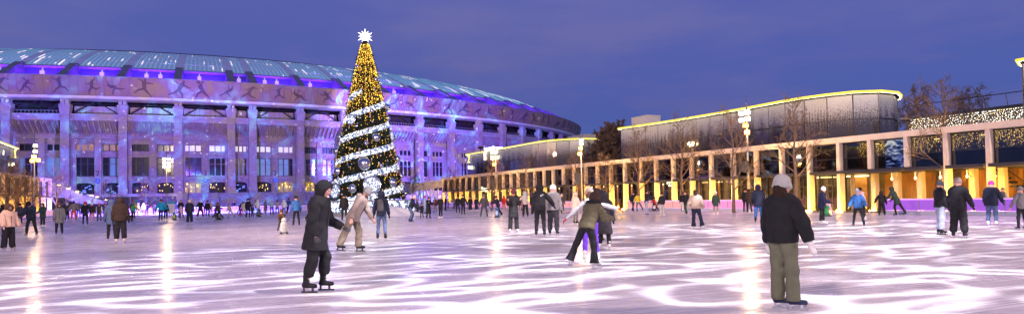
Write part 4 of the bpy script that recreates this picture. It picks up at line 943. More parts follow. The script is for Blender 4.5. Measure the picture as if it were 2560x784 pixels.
# low snow strip along the arcade where the rink has no barrier
# ------------------------------------------------------------------ light masts
M_hot = [mat('flood_lens_white', (.9, .9, .8), .4, var=0, emit=(1, .95, .85), es=4.5, sample=False), mat('flood_lens_orange', (.9, .5, .1), .4, var=0, emit=(1, .42, .06), es=9, sample=False)]
def mast(label, px, d, ytop, lamps, speaker=None, pole=.085, power=0, sign_=False, group=None):
    base = atd(px, 500, d); base.z = 0; E = empty('light_mast', base, label, 'light mast', group); z = zrow(base, ytop); sc_ = d/FPX
    b = MB(); b.tube([base+Vector((0, 0, -.06)), base+Vector((0, 0, z+.4))], [pole*1.25, pole*.7], 10); b.lathe([(pole*2.4, -.06), (pole*2.4, .05), (pole*1.4, .25)], 10, base); obj('pole', b, M_steel, E, smooth=True)
    fw_ = Vector((base.x, base.y, 0)).normalized(); rt_ = Vector((fw_.y, -fw_.x, 0))
    for i, (dx, py, kind) in enumerate(lamps):
        zz_ = zrow(base, py); c = base+Vector((0, 0, zz_))+rt_*(dx*sc_)-fw_*.12
        b = MB(); b.box(-.24, .24, .0, .26, -.19, .19, lambda x, y, z_: tuple(c+rt_*x+fw_*y+Vector((0, 0, z_+y*.3)))); b.tube([c+fw_*.15, base+Vector((0, 0, zz_))], .03, 5); hd = obj('lamp_head', b, M_dark, E)
        b = MB(); b.box(-.21, .21, -.03, -.004, -.165, .165, lambda x, y, z_: tuple(c+rt_*x+fw_*y+Vector((0, 0, z_+y*.3)))); obj('lens', b, M_hot[kind], hd)
    b = MB(); b.tube([base+Vector((0, 0, z+.4)), base+Vector((0, 0, z+1.0))], .015, 5); b.box(-.35, .35, -.04, .04, z+.1, z+.16, lambda x, y, z_: tuple(base+rt_*x+fw_*y+Vector((0, 0, z_)))); obj('crossarm', b, M_dark, E)
    if speaker:
        sx, y0, y1 = speaker; za, zb = zrow(base, y1), zrow(base, y0); c = base+rt_*(sx*sc_)-fw_*.1; w = .36
        b = MB(); b.hexa([c+rt_*(-w*.45)+Vector((0, 0, za)), c+rt_*(w*.9)+Vector((0, 0, za)), c+rt_*(w*.9)+fw_*.5+Vector((0, 0, za)), c+rt_*(-w*.45)+fw_*.5+Vector((0, 0, za)), c+rt_*(-w*1.2)+Vector((0, 0, zb)), c+rt_*(w)+Vector((0, 0, zb)), c+rt_*(w)+fw_*.5+Vector((0, 0, zb)), c+rt_*(-w*1.2)+fw_*.5+Vector((0, 0, zb))]); obj('loudspeaker', b, mat('loudspeaker_grille', (.05, .05, .06), .6, var=.3, vscale=30), E)
    if power:
        if px > 1000: light('SPOT', 'arcade_floodlight', base+Vector((0, 0, z-.4)), 4200, (1, .60, .30), base+AN*5-AD*1+Vector((0, 0, 2.6)), .3, 165, .8)
        light('POINT', 'amber_lamp', base+Vector((0, 0, z-2.0))-fw_*.45, 230, (1, .45, .10), None, .12)
        tgt = base-fw_*16; tgt.z = 0; lo = light('SPOT', 'floodlight', base+Vector((0, 0, z-.6))-fw_*.5, power, (1, .78, .52), tgt, .35, 150, .9)
    return E, base
L4 = lambda top, st=14: [(1, top, 0), (2, top+st, 0), (0, top+2*st, 1), (-3, top+3*st, 1)]
mA = mast('steel light mast with loudspeaker beside the amber-lit bare tree and long pavilion', 1872, 58, 268, [(2, 281, 0), (2, 298, 0), (-3, 313, 1), (0, 331, 1), (-12, 283, 0), (-12, 300, 0)], (-8, 402, 430), power=350)
mast('steel light mast with loudspeaker in front of the smaller pavilion', 1455, 80, 343, [(1, 350, 0), (1, 359, 0), (-1, 370, 1), (-3, 384, 1)], (-10, 432, 460), power=350)
mB = mast('steel light mast under the glowing pavilion sign', 1241, 101, 372, [(-1, 382, 0), (-2, 393, 1), (-4, 411, 1)], (-7, 448, 470), power=350)
mast('tall steel light mast before the short amber arcade', 86, 78, 350, [(2, 364, 0), (2, 378, 0), (-1, 391, 1), (-4, 402, 1), (8, 400, 1)], power=350)
mC = mast('light mast with twin lamp columns before the stadium facade', 417, 96, 384, [(-5, 397, 0), (-5, 406, 0), (-5, 416, 0), (5, 397, 0), (5, 407, 0), (5, 416, 0), (4, 425, 1)], (0, 463, 483), power=350)
gobo('facade_projector', mC[1]+Vector((.2, 1.2, 7.2)), S(-3, 0, 15), 92000, show_slide(2.3, 1.0), 125)
pj = PSp[0]+AN*1.6-AD*2.5; pj.z = PH_+.03; PJB = pj+Vector((0, .6, 1.6))
PJ = empty('projector_stand', pj, 'squat black projector on the roof of the smaller pavilion', 'projector')
b = MB(); b.box(-.3, .3, -.3, .3, 0, .08, lambda x, y, z: (pj.x+x, pj.y+y, pj.z+z)); b.tube([pj+Vector((0, 0, .05)), pj+Vector((0, 0, .9))], .07, 8); obj('stand', b, M_dark, PJ)
b = MB(); b.box(-.4, .4, -.4, .3, .9, 1.4, lambda x, y, z: (pj.x+x, pj.y+y, pj.z+z)); obj('housing', b, M_dark, PJ); b = MB(); b.tube([pj+Vector((0, .28, 1.15)), pj+Vector((.1, .5, 1.2))], .14, 12); obj('lens', b, M_glassd, PJ)
gobo('facade_projector', PJB, S(92, 0, 16), 260000, show_slide(7.1, .8, .8), 118)
gobo('facade_projector', S(-70, 60, 9), S(-46, 0, 15), 170000, show_slide(4.4, .9), 110)
# info board on the twin mast
c = mC[1]; fw_ = Vector((c.x, c.y, 0)).normalized(); rt_ = Vector((fw_.y, -fw_.x, 0))
IB = empty('info_board', c+rt_*.6-fw_*.3, 'white information board with teal header beside the twin-lamp mast', 'board'); c = c+rt_*.55-fw_*.3
b = MB(); b.box(-.45, .45, 0, .08, .2, 2.0, lambda x, y, z: tuple(c+rt_*x+fw_*y+Vector((0, 0, z)))); obj('panel', b, M_white, IB)
b = MB(); b.box(-.45, .45, -.01, .081, 1.62, 2.003, lambda x, y, z: tuple(c+rt_*x+fw_*y+Vector((0, 0, z)))); obj('header', b, mat('teal_header', (.05, .35, .45), .5), IB)
for q in range(4):
    b = MB(); b.box(-.36, .3-.1*(q % 2), -.008, .0, 1.3-.22*q, 1.36-.22*q, lambda x, y, z: tuple(c+rt_*x+fw_*y+Vector((0, 0, z)))); obj('text_line', b, mat('pink_print', (.6, .3, .4), .5), IB)
# ------------------------------------------------------------------ ramp stair on the left, bridge on the right
RS = empty('ramp_stair', atd(200, 510, 118), 'pale concrete ramp stair with small warm lamps descending before the stadium', 'stairs')
RS.location.z = 0
def vpl(x, y, d=118): return atd(x, y, d)
poly = [vpl(118, 452), vpl(150, 460), vpl(205, 486), vpl(262, 503), vpl(262, 509), vpl(190, 508), vpl(150, 489), vpl(118, 480)]
b = MB(); b.prism(poly, Vector((.0, 3.0, 0))); obj('flight', b, M_stone, RS)
b = MB(); b.tube([vpl(118, 446), vpl(150, 454), vpl(205, 480), vpl(262, 497)], .05, 6)
for x, y0, y1 in ((118, 446, 452), (150, 454, 460), (177, 467, 473), (205, 480, 486), (233, 489, 494), (262, 497, 503)): b.tube([vpl(x, y0), vpl(x, y1)], .04, 5)
obj('railing', b, M_steel, RS)
for x, y in ((148, 462), (171, 471), (193, 479), (229, 488), (243, 492), (265, 499)):
    b = MB(); p = vpl(x, y)+Vector((0, -.15, 0)); b.sphere(p, .13, 8, 5, (2.2, 1, .6)); obj('wall_lamp', b, mat('warm_wall_lamp', (.8, .6, .2), .4, var=0, emit=(1, .66, .22), es=7, sample=False), RS)
b = MB()
for x0, y0, x1, y1 in ((112, 478, 112, 512), (124, 484, 100, 512), (124, 484, 140, 512)): b.tube([vpl(x0, y0), vpl(x1, y1)], .12, 6)
obj('trestle', b, M_white, RS)
BR = empty('footbridge', atd(1065, 505, 124), 'pale footbridge on white V-shaped struts joining the long arcade', 'bridge'); BR.location.z = 0
bp_ = lambda x, y: atd(x, y, 124)
b = MB(); b.prism([bp_(1024, 458), bp_(1050, 456), bp_(1107, 449), bp_(1107, 468), bp_(1050, 475), bp_(1024, 486)], Vector((0, 3.2, 0))); obj('deck', b, M_stone, BR)
b = MB()
for q in range(12): x = 1052+5*q; b.tube([bp_(x, 455.5-.125*5*q), bp_(x, 448.5-.125*5*q)], .035, 5)
b.tube([bp_(1050, 448.7), bp_(1108, 441.5)], .05, 6); obj('railing', b, M_steel, BR)
for x in (1044, 1056, 1074, 1092):
    for a_ in (-1, 1):
        b = MB(); b.tube([bp_(x+a_*1, 509), bp_(x+a_*6, 472)+Vector((0, .6, 0))], .13, 6); obj('strut', b, M_white, BR)
# traffic cone and bin at the barrier gap
c = ground(1546, 523); CN = empty('traffic_cone', c, 'small orange traffic cone at the gap in the barrier', 'cone')
b = MB(); b.lathe([(.20, 0), (.20, .04), (.13, .05), (.03, .62), (.02, .62)], 16, c); obj('cone', b, mat('cone_orange', (.8, .14, .03), .5), CN, smooth=False)
b = MB(); b.lathe([(.098, .28), (.10, .30), (.075, .40), (.07, .40)], 16, c); obj('band', b, M_white, CN)
c = ground(1527, 519); BN = empty('kiosk_counter', c, 'dark counter with blue light strips at the gap in the barrier', 'counter')
b = MB(); b.box(-.7, .7, 0, .8, 0, 1.0, lambda x, y, z: tuple(c-AD*x+AN*y+Vector((0, 0, z)))); b.box(-.78, .78, -.06, .86, 1.0, 1.05, lambda x, y, z: tuple(c-AD*x+AN*y+Vector((0, 0, z)))); obj('body', b, M_dark, BN)
for q in range(5):
    b = MB(); x = -.55+.26*q; b.box(x-.03, x+.03, -.03, .002, .2, .85, lambda u, y, z: tuple(c-AD*u+AN*y+Vector((0, 0, z)))); obj('light_strip', b, M_bluel, BN)
# ------------------------------------------------------------------ bare trees
M_bark = mat('bark', (.15, .10, .075), .9, var=.25, vscale=5, bump=.4, bscale=25)
M_wrap = mat('trunk_wrap', (.55, .42, .36), .8)
def bare_tree(label, base, H, seed, name='bare_tree', spread=.55, dens=1.0, clear=.22, group=None, r0=None, cat='tree', thick=1.0, weep=0.):
    rr = random.Random(seed); base = Vector(base); E = empty(name, base, label, cat, group)
    r0 = r0 or H*.019
    tr = MB(); n = 10; pts = []; p = base.copy(); 
    for i in range(n+1):
        t = i/n; pts.append(base+Vector((math.sin(i*1.3+seed)*.012*H*t, math.cos(i*1.7+seed)*.012*H*t, H*t-.05)))
    rad_ = [max(.012*thick, r0*(1-.93*i/n)) for i in range(n+1)]
    tr.tube(pts, rad_, 7); obj('trunk', tr, M_bark, E, smooth=True)
    cr_ = MB()
    def branch(o, d, L, r, lvl):
        m_ = 4 if lvl < 2 else 3; P = [o]; q = o.copy(); dd = d.copy()
        for i in range(m_):
            dd = (dd+Vector((rr.uniform(-.18, .18), rr.uniform(-.18, .18), (.10 if lvl < 2 else .05)-weep*(lvl+i*.5)*.2))).normalized(); q = q+dd*(L/m_); P.append(q.copy())
        cr_.tube(P, [max(.009*thick, r*(1-.7*i/m_)) for i in range(m_+1)], 5 if lvl < 1 else 3, False)
        if lvl < 3:
            nb = int((5 if lvl == 0 else 4)*dens)
            for i in range(nb):
                t = .25+.72*(i+rr.random())/nb; j = min(m_-1, int(t*m_)); o2 = P[j].lerp(P[j+1], t*m_-j)
                ax = (P[j+1]-P[j]).normalized(); s_ = ax.cross(Vector((rr.uniform(-1, 1), rr.uniform(-1, 1), rr.uniform(-.6, 1)))).normalized()
                d2 = (ax*rr.uniform(.55, .9)+s_*rr.uniform(.5, .85)).normalized()
                branch(o2, d2, L*rr.uniform(.38, .58), r*.5, lvl+1)
    nb = int(15*dens)
    for i in range(nb):
        t = clear+(.97-clear)*((i+.3*rr.random())/nb); j = min(n-1, int(t*n)); o = pts[j].lerp(pts[j+1], t*n-j)
        a = i*2.4+rr.uniform(-.4, .4); up_ = .55+.5*t; d = Vector((math.cos(a), math.sin(a), up_)).normalized()
        branch(o, d, H*spread*(1-.72*t)*rr.uniform(.75, 1.1), r0*.5*(1-.7*t), 0)
    obj('crown', cr_, M_bark, E, smooth=True)
    return E
G = 'bare trees'
for px, d, ytop, lab, sd, kw in (
    (2365, 47, 207, 'tallest bare tree, before the wood-lined hall and fairy lights', 3, dict(clear=.30, spread=.42, dens=1.1)),
    (1990, 53, 250, 'slim dark bare tree behind the skater in the grey beanie', 4, dict(clear=.32, spread=.36)),
    (1834, 57, 285, 'bare tree lit amber by the lamp mast beside the long pavilion', 5, dict(clear=.22, spread=.46)),
    (1706, 66, 300, 'bare tree with pale trunk between the neon sign and the amber-lit tree', 6, dict(clear=.28, spread=.42)),
    (1598, 74, 325, 'dark bare tree between the barrier gap and the neon sign', 7, dict(clear=.25, spread=.42)),
    (1516, 80, 385, 'short bare tree against columns at the barrier gap', 17, dict(clear=.25, spread=.4)),
    (1441, 83, 385, 'bare tree lit amber under the loudspeaker mast of the smaller pavilion', 8, dict(clear=.24, spread=.44)),
    (1315, 92, 395, 'dark bare tree before the middle of the smaller pavilion', 9, dict(clear=.25, spread=.44)),
    (1231, 101, 392, 'bare tree glowing orange under the pavilion sign', 10, dict(clear=.25, spread=.44)),
    (1135, 112, 425, 'thin dark bare tree at the footbridge end of the arcade', 18, dict(clear=.2, spread=.4)),
    (1033, 112, 425, 'bare tree between the footbridge and the Christmas tree', 11, dict(clear=.25, spread=.42)),
    (365, 112, 448, 'bare tree lit pink by lamps before the stadium arches', 12, dict(clear=.22, spread=.5)),
    (262, 114, 452, 'dark bare tree below the entrance number 2', 19, dict(clear=.25, spread=.45)),
    (142, 100, 425, 'dark bare tree before the ramp stair', 13, dict(clear=.2, spread=.5, dens=1.1)),
    (46, 75, 420, 'tall dark bare tree before the short arcade', 14, dict(clear=.2, spread=.45, dens=1.1)),
    (18, 70, 400, 'dark bare tree before the dark glass pavilion', 15, dict(clear=.2, spread=.45, dens=1.1)),
    (70, 86, 428, 'dark bare tree just beside the tall mast', 16, dict(clear=.2, spread=.45)),
):
    b_ = atd(px, 500, d); b_.z = -.03; bare_tree(lab, b_, zrow(b_, ytop), sd, group=None, **kw)
for px, py0, d, sd, lab in ((2300, 235, 62, 31, 'drooping bare birch above the fairy light curtain, near the large pavilion'), (2430, 232, 62, 32, 'drooping bare birch above the fairy light curtain, further along it')):
    b_ = atd(px, 500, d); b_.z = -.03; bare_tree(lab, b_, zrow(b_, py0), sd, 'bare_birch', spread=.4, dens=1.3, clear=.6, thick=1.3, weep=.7)
for px, py0, d, sd, sp_, lab in ((1522, 320, 98, 41, .42, 'big dark bare tree in the gap between the two pavilions'), (1540, 316, 102, 42, .4, 'second dark bare tree in the gap, against the large pavilion'), (1553, 328, 108, 43, .4, 'dark bare tree half hidden behind the large pavilion'), (1508, 338, 112, 45, .4, 'dark bare tree half hidden behind the smaller pavilion')):
    b_ = atd(px, 500, d); b_.z = -.03; bare_tree(lab, b_, zrow(b_, py0), sd, 'bare_tree', spread=sp_, dens=1.7, clear=.12, thick=5, r0=.35)
# ------------------------------------------------------------------ people: signed-distance bodies turned into meshes
def seg_d(P, a, b, ra, rb):
    a = np.array(a); b = np.array(b); ab = b-a; L2 = max(1e-9, ab@ab); t = np.clip(((P-a)@ab)/L2, 0, 1)
    return np.linalg.norm(P-(a+t[..., None]*ab), axis=-1)-(ra+(rb-ra)*t), t
class SDF:
    def __init__(s, wr=0., wf=38., ph=0.): s.p = []; s.cut = []; s.sub = []; s.wr = wr; s.wf = wf; s.ph = ph
    def seg(s, a, b, ra, rb=None, k=.04, quilt=0., flat=None, fe=False):
        s.p.append((np.array(a, float), np.array(b, float), ra, ra if rb is None else rb, k, quilt, flat, fe)); return s
    def ball(s, a, r, k=.03, sc=None): return s.seg(a, a, r, r, k, 0, sc)
    def plane(s, o, n): s.cut.append((np.array(o, float), np.array(n, float))); return s      # keeps the side the normal points away from
    def minus(s, a, b, ra, rb): s.sub.append((a, b, ra, rb)); return s
    def eval(s, P):
        d = None
        for a, b, ra, rb, k, quilt, flat, fe in s.p:
            Q, A, B = P, a, b
            if flat is not None:       # (axis vector, scale): squashes along axis
                ax, f = np.array(flat[0], float), flat[1]; ax = ax/np.linalg.norm(ax)
                Q = P+((P-a)@ax)[..., None]*ax*(1/f-1); B = b+((b-a)@ax)*ax*(1/f-1)
            e, t = seg_d(Q, A, B, ra, rb)
            if quilt:
                L = np.linalg.norm(b-a); e = e-.013*np.abs(np.sin(math.pi*t*L/quilt))
            if fe: e = np.maximum(e, (P-b)@((b-a)/np.linalg.norm(b-a)))
            if d is None: d = e
            else:
                h = np.clip(.5+.5*(d-e)/k, 0, 1); d = d+(e-d)*h-k*h*(1-h)
        if s.wr:
            X, Y, Z = P[..., 0], P[..., 1], P[..., 2]; f = s.wf
            d = d+s.wr*(np.sin(f*(Z+.35*X)+2.2*np.sin(f*.45*X+1.3+s.ph)+1.7*np.sin(f*.5*Y+s.ph))*.6+np.sin(f*.55*(Y-X*.6)+2.5*np.sin(f*.35*Z+s.ph))*.5)
        for o, n in s.cut: d = np.maximum(d, (P-o)@n)
        for a, b, ra, rb in s.sub: d = np.maximum(d, -seg_d(P, a, b, ra, rb)[0])
        return d
    def mesh(s, name, v):
        lo = np.min([np.minimum(a, b)-max(ra, rb)*1.25-.05 for a, b, ra, rb, *_ in s.p], 0)-v; hi = np.max([np.maximum(a, b)+max(ra, rb)*1.25+.05 for a, b, ra, rb, *_ in s.p], 0)+v
        n = np.ceil((hi-lo)/v).astype(int)+1; ax = [lo[i]+v*np.arange(n[i]) for i in range(3)]
        G_ = np.stack(np.meshgrid(*ax, indexing='ij'), -1); d = s.eval(G_)
        ins = d < 0
        cs = np.zeros(n-1, int)
        for i in (0, 1):
            for j in (0, 1):
                for k in (0, 1): cs += ins[i:n[0]-1+i, j:n[1]-1+j, k:n[2]-1+k]
        act = (cs > 0) & (cs < 8); idx = -np.ones(n-1, int); cells = np.argwhere(act)
        if len(cells) == 0: return None
        idx[act] = np.arange(len(cells))
        acc = np.zeros((len(cells), 3)); cnt = np.zeros(len(cells)); cor = [(i, j, k) for i in (0, 1) for j in (0, 1) for k in (0, 1)]
        for a in cor:
            for axx in range(3):
                if a[axx]: continue
                b = list(a); b[axx] = 1; da = d[tuple((cells+a).T)]; db = d[tuple((cells+b).T)]; m = (da < 0) != (db < 0)
                t = np.where(m, da/np.where(m, da-db, 1), 0); pt = cells+np.array(a)+t[:, None]*np.eye(3)[axx]; acc[m] += pt[m]; cnt[m] += 1
        V = lo+v*(acc/np.maximum(cnt, 1)[:, None])
        F = []
        for axx in range(3):
            o1, o2 = [(1, 2), (2, 0), (0, 1)][axx]; sl = [slice(None)]*3; sl[axx] = slice(0, -1); s2 = [slice(None)]*3; s2[axx] = slice(1, None)
            A, B = ins[tuple(sl)], ins[tuple(s2)]; e = np.argwhere(A != B); e = e[(e[:, o1] > 0) & (e[:, o2] > 0)]
            if not len(e): continue
            e = e[(e[:, o1] < n[o1]-1) & (e[:, o2] < n[o2]-1)]
            u = np.zeros(3, int); u[o1] = 1; w = np.zeros(3, int); w[o2] = 1
            q = np.stack([idx[tuple((e-u-w).T)], idx[tuple((e-w).T)], idx[tuple(e.T)], idx[tuple((e-u).T)]], 1)
            fl = ~A[tuple(e.T)]; q[fl] = q[fl][:, ::-1]; F.append(q[(q >= 0).all(1)])
        F = np.concatenate(F); me = bpy.data.meshes.new(name); me.vertices.add(len(V)); me.vertices.foreach_set('co', V.ravel()); me.loops.add(F.size); me.loops.foreach_set('vertex_index', F.ravel().astype(np.int32))
        me.polygons.add(len(F)); me.polygons.foreach_set('loop_start', np.arange(0, F.size, 4, dtype=np.int32)); me.polygons.foreach_set('loop_total', np.full(len(F), 4, np.int32)); me.polygons.foreach_set('use_smooth', np.ones(len(F), bool)); me.update(calc_edges=True); me.validate()
        return me
PAL = dict(black=(.018, .018, .022), navy=(.025, .032, .075), dnavy=(.016, .02, .04), grey=(.16, .155, .16), lgrey=(.36, .35, .35), white=(.72, .70, .70), cream=(.60, .50, .42), beige=(.27, .215, .19), peach=(.68, .44, .32), tan=(.30, .225, .18), camo2=(.20, .165, .125), mgrey=(.34, .34, .335),
    brown=(.10, .055, .035), dbrown=(.045, .03, .026), olive=(.10, .09, .055), green=(.04, .30, .12), dgreen=(.035, .06, .05), teal=(.02, .33, .48), blue=(.04, .13, .36), lblue=(.36, .46, .66), denim=(.07, .10, .20), ljean=(.28, .31, .40), red=(.50, .03, .03), orange=(.75, .13, .02), pink=(.62, .26, .34), lpink=(.72, .48, .50), magenta=(.50, .03, .20),
    purple=(.13, .045, .52), maroon=(.11, .03, .045), yellow=(.70, .55, .05), camo=(.45, .36, .30), olivegrey=(.115, .12, .085), skin=(.55, .30, .23), hair=(.03, .018, .014), silver=(.55, .56, .58), dgrey=(.06, .06, .068), bcoat=(.032, .028, .034))
M_skin = mat('skin', (.58, .31, .24), .5, var=.06, spec=.3)
M_blade = mat('skate_blade', (.7, .7, .72), .2, .9, var=0)
M_eye = mat('eye_dark', (.02, .015, .015), .2, var=0)
M_lip2 = mat('lips', (.42, .14, .13), .5, var=0)
def cloth(c, kind='c'):
    r = {'c': (.75, .12, 45), 'f': (.95, .9, 60), 'p': (.55, .10, 30), 'k': (.9, .5, 90), 'b': (.4, .05, 20)}[kind]
    return mat('cloth_%s_%s' % (c, kind), PAL[c], r[0], var=.16, vscale=9, bump=r[1], bscale=r[2], spec=.12)
def rot_dir(fwd, side, sgn):      # limb direction: swung forward by fwd deg and outwards by side deg from straight down
    f, s_ = R(fwd), R(side); v = Vector((0, math.sin(f), -math.cos(f))); ca, sa = math.cos(s_), math.sin(s_)
    return Vector((sgn*sa*1.0-0*v.x, v.y*ca, v.z*ca)).normalized()
POSE = dict(
    stand=dict(L=(2, 4, 4), Rr=(-2, 4, 4), aL=(8, 12, 18), aR=(4, 12, 18)),
    wait=dict(L=(6, 3, 6), Rr=(-4, 5, 2), aL=(14, 10, 55), aR=(12, 10, 60), lean=3),
    walk=dict(L=(18, 3, 10), Rr=(-16, 3, 14), aL=(-18, 14, 25), aR=(22, 14, 30), lean=6),
    glide=dict(L=(12, 3, 26), Rr=(-30, 10, 12), aL=(-8, 30, 20), aR=(20, 32, 25), lean=15),
    push=dict(L=(14, 4, 28), Rr=(-20, 8, 20), aL=(52, 8, 22), aR=(50, 8, 24), lean=26),
    wide=dict(L=(6, 13, 12), Rr=(0, 13, 10), aL=(12, 26, 25), aR=(10, 26, 25), lean=8),
    arms=dict(L=(4, 6, 8), Rr=(-6, 8, 8), aL=(6, 72, 8), aR=(6, 72, 8), lean=4),
    phone=dict(L=(3, 3, 3), Rr=(-2, 4, 4), aL=(26, 10, 105), aR=(22, 12, 100), lean=3, headp=20),
    bend=dict(L=(16, 5, 34), Rr=(-14, 6, 18), aL=(38, 16, 20), aR=(30, 18, 24), lean=38),
)
bk_ = 'black'
def person(x, yf, yt, face, pose, J, T, hat, B, label, o=None, z0=0.0, loc=None):
    """x, yf, yt: photo pixel of the feet and the row of the head top; face: 0 away from the viewer, 90 to the right, 180 towards the viewer"""
    o = dict(o or {}); po = dict(POSE[pose]); po.update({k: o[k] for k in ('L', 'Rr', 'aL', 'aR', 'lean', 'side', 'headp', 'heady') if k in o})
    base = loc or ground(x, yf, z0); d = depth(base); near = d < 17
    ht = zrow(base, yt)-z0; child = o.get('child', ht < 1.38)
    hs = 1.22 if child else 1.0                       # relative head size
    lean = R(po.get('lean', 0)); sd = R(po.get('side', 0))
    # joints in metres for a 1.80 m figure on skates, scaled afterwards
    hip = Vector((0, 0, .95 if not child else .90))
    tdir = Vector((math.sin(sd), math.sin(lean)*math.cos(sd), math.cos(lean)*math.cos(sd)))
    fwd = Vector((0, math.cos(lean), -math.sin(lean))); sid = fwd.cross(tdir)
    tl = .50
    sh = hip+tdir*tl; nk = hip+tdir*(tl+.075); hp = R(po.get('headp', 0))-lean*.45
    hdir = (tdir*math.cos(hp)+fwd*math.sin(hp)).normalized(); hy = R(po.get('heady', 0))
    hc = nk+hdir*.135*hs+fwd*.015; hf = (fwd*math.cos(hp)-tdir*math.sin(hp)).normalized(); hsid = hf.cross(hdir)
    hf2 = (hf*math.cos(hy)+hsid*math.sin(hy)).normalized(); hs2 = hf2.cross(hdir)
    legs = {}; feet = []
    for nm, sg in (('L', -1), ('Rr', 1)):
        a, s_, kn = po[nm]; h0 = hip+Vector((sg*.095, 0, -.02)); k0 = h0+rot_dir(a, s_, sg)*.40; an = k0+rot_dir(a-kn, s_*.8, sg)*.385
        legs[nm] = (h0, k0, an); feet.append(an.z)
    dz = .165-min(feet)
    # keep both skates on the ice: the higher foot is a lifted one only when swung back
    for q in (hip, sh, nk, hc): q.z += dz
    legs = {k: tuple(Vector((p.x, p.y, p.z+dz)) for p in v) for k, v in legs.items()}
    arms = {}
    for nm, sg in (('aL', -1), ('aR', 1)):
        a, out_, el = po[nm]; s0 = sh+sid*sg*.175+tdir*(-.015)
        u1 = rot_dir(a+math.degrees(lean)*.0, out_, sg); e0 = s0+u1*.285; u2 = rot_dir(a+el, out_*(.6 if out_ < 50 else .95)-(o.get('cross', 0)), sg); w0 = e0+u2*.255
        arms[nm] = (s0, e0, w0, u2)
    top = hc.z+.13*hs+(.03 if hat[0] != 'n' else 0)+(.09 if hat[0] == 't' else 0)
    s = ht/top
    cx = sum(v[2].x for v in legs.values())/2; cy_ = sum(v[2].y for v in legs.values())/2
    sc = lambda v: np.array(((v.x-cx)*s, (v.y-cy_)*s, v.z*s))
    vx = max(.011, min(.034, d*.00085))*(1 if not child else .85); vx = max(vx, .011)
    fat = o.get('fat', 1.0)*s
    jt = J[1]; jc = J[0]; tc_ = T[0]; tw = T[1] if len(T) > 1 else 'n'     # n narrow, w wide, f flared
    q = .13*s if jt in 'pc' and o.get('quilt', jt == 'p') else 0
    body = SDF(); fw_, sd_, up_ = np.array(fwd), np.array(sid), np.array(tdir)
    hfn, hsn, hdn = np.array(hf2), np.array(hs2), np.array(hdir); HC = sc(hc); hsz = s*hs
    # body: head with face, neck, torso, arms, legs in one surface
    body.ball(HC+hdn*.022*hsz, .098*hsz, .03); body.seg(HC-hdn*.055*hsz+hfn*.022*hsz, HC-hdn*.02*hsz+hfn*.02*hsz, .062*hsz, .078*hsz, .04)
    body.ball(HC-hdn*.085*hsz+hfn*.062*hsz, .026*hsz, .03)                                   # chin
    body.seg(HC+hdn*.012*hsz+hfn*.098*hsz, HC-hdn*.026*hsz+hfn*.112*hsz, .011*hsz, .017*hsz, .018)   # nose
    for sg in (-1, 1): body.ball(HC+hsn*sg*.098*hsz-hdn*.01*hsz, .024*hsz, .012)             # ears
    body.seg(sc(nk)-up_*.05*s, HC-hdn*.06*hsz, .056*s, .052*s, .03)
    body.seg(sc(hip), sc(sh), .115*fat, .13*fat, .06, 0, (fw_, .72))
    for nm in ('aL', 'aR'):
        s0, e0, w0, u2 = arms[nm]; body.seg(sc(s0), sc(e0), .045*fat, .038*fat, .04); body.seg(sc(e0), sc(w0), .037*fat, .029*fat, .03)
    for nm in ('L', 'Rr'):
        h0, k0, an = legs[nm]; body.seg(sc(h0), sc(k0), .075*fat, .05*fat, .05); body.seg(sc(k0), sc(an), .048*fat, .035*fat, .03)
    me = body.mesh('person', max(vx, .014 if near else .024)); me.materials.append(M_skin)
    az = math.atan2(base.x, base.y)+R(face)
    P = link('person', me); P.location = base; P.rotation_euler = (0, 0, -az); tag(P, label, 'person', o.get('group'))
    def part(name, sdf, m, v=vx, lab=None):
        if not near: v = min(v, .03)
        mm = sdf.mesh(name, v)
        if mm is None: return None
        mm.materials.append(m); q_ = link(name, mm, P)
        if lab: q_['label'] = lab
        return q_
    # trousers
    phs = (x*.37) % 6; wrn = .0065*s if d < 40 else .004*s
    tr = SDF(wrn*1.1, 30, phs); wid = {'n': (.086, .066, .056), 'w': (.104, .090, .094), 'f': (.094, .074, .112), 's': (.10, .088, .074)}[tw]
    tr.seg(sc(hip)+sd_*.05*s, sc(hip)-sd_*.05*s, .125*fat, .125*fat, .05, 0, (fw_, .85))
    low = o.get('tlow', .0)
    for nm in ('L', 'Rr'):
        h0, k0, an = legs[nm]; en = an+(k0-an)*low+(an-k0).normalized()*(.035 if tw in 'wf' else -.03)
        tr.seg(sc(h0), sc(k0), wid[0]*1.08*fat, wid[1]*fat, .05)
        if tw == 'f': tr.seg(sc(k0), sc(k0.lerp(en, .5)), wid[1]*fat, wid[1]*.98*fat, .03); tr.seg(sc(k0.lerp(en, .5)), sc(en), wid[1]*.98*fat, wid[2]*fat, .03, fe=True)
        else: tr.seg(sc(k0), sc(en), wid[1]*fat, wid[2]*fat, .03, fe=True)
        if tw == 's':
            for tq in (.25, .55, .8): tr.ball(sc(k0.lerp(en, tq)), wid[2]*1.12*fat, .03)
    part('trousers', tr, cloth(tc_, 'c' if tw != 's' else 'c'))
    # jacket or coat
    jk = SDF(wrn*(1.3 if jt == 'f' else .9), 26 if jt == 'f' else 34, phs+1); jf = o.get('jf', 1.12); fat = fat*jf; fluff = {'p': .022, 'f': .038, 'j': .008, 'c': .014, 'L': .012}[jt]*s
    hem = o.get('hem', {'p': -.02, 'f': .03, 'j': -.05, 'c': -.24, 'L': -.52}[jt])
    jk.seg(sc(hip+tdir*.06), sc(sh+tdir*-.06), .148*fat+fluff, .15*fat+fluff, .06, q, (fw_, .80))
    jk.seg(sc(sh)-sd_*.125*s, sc(sh)+sd_*.125*s, .085*fat+fluff*.7, None, .06)
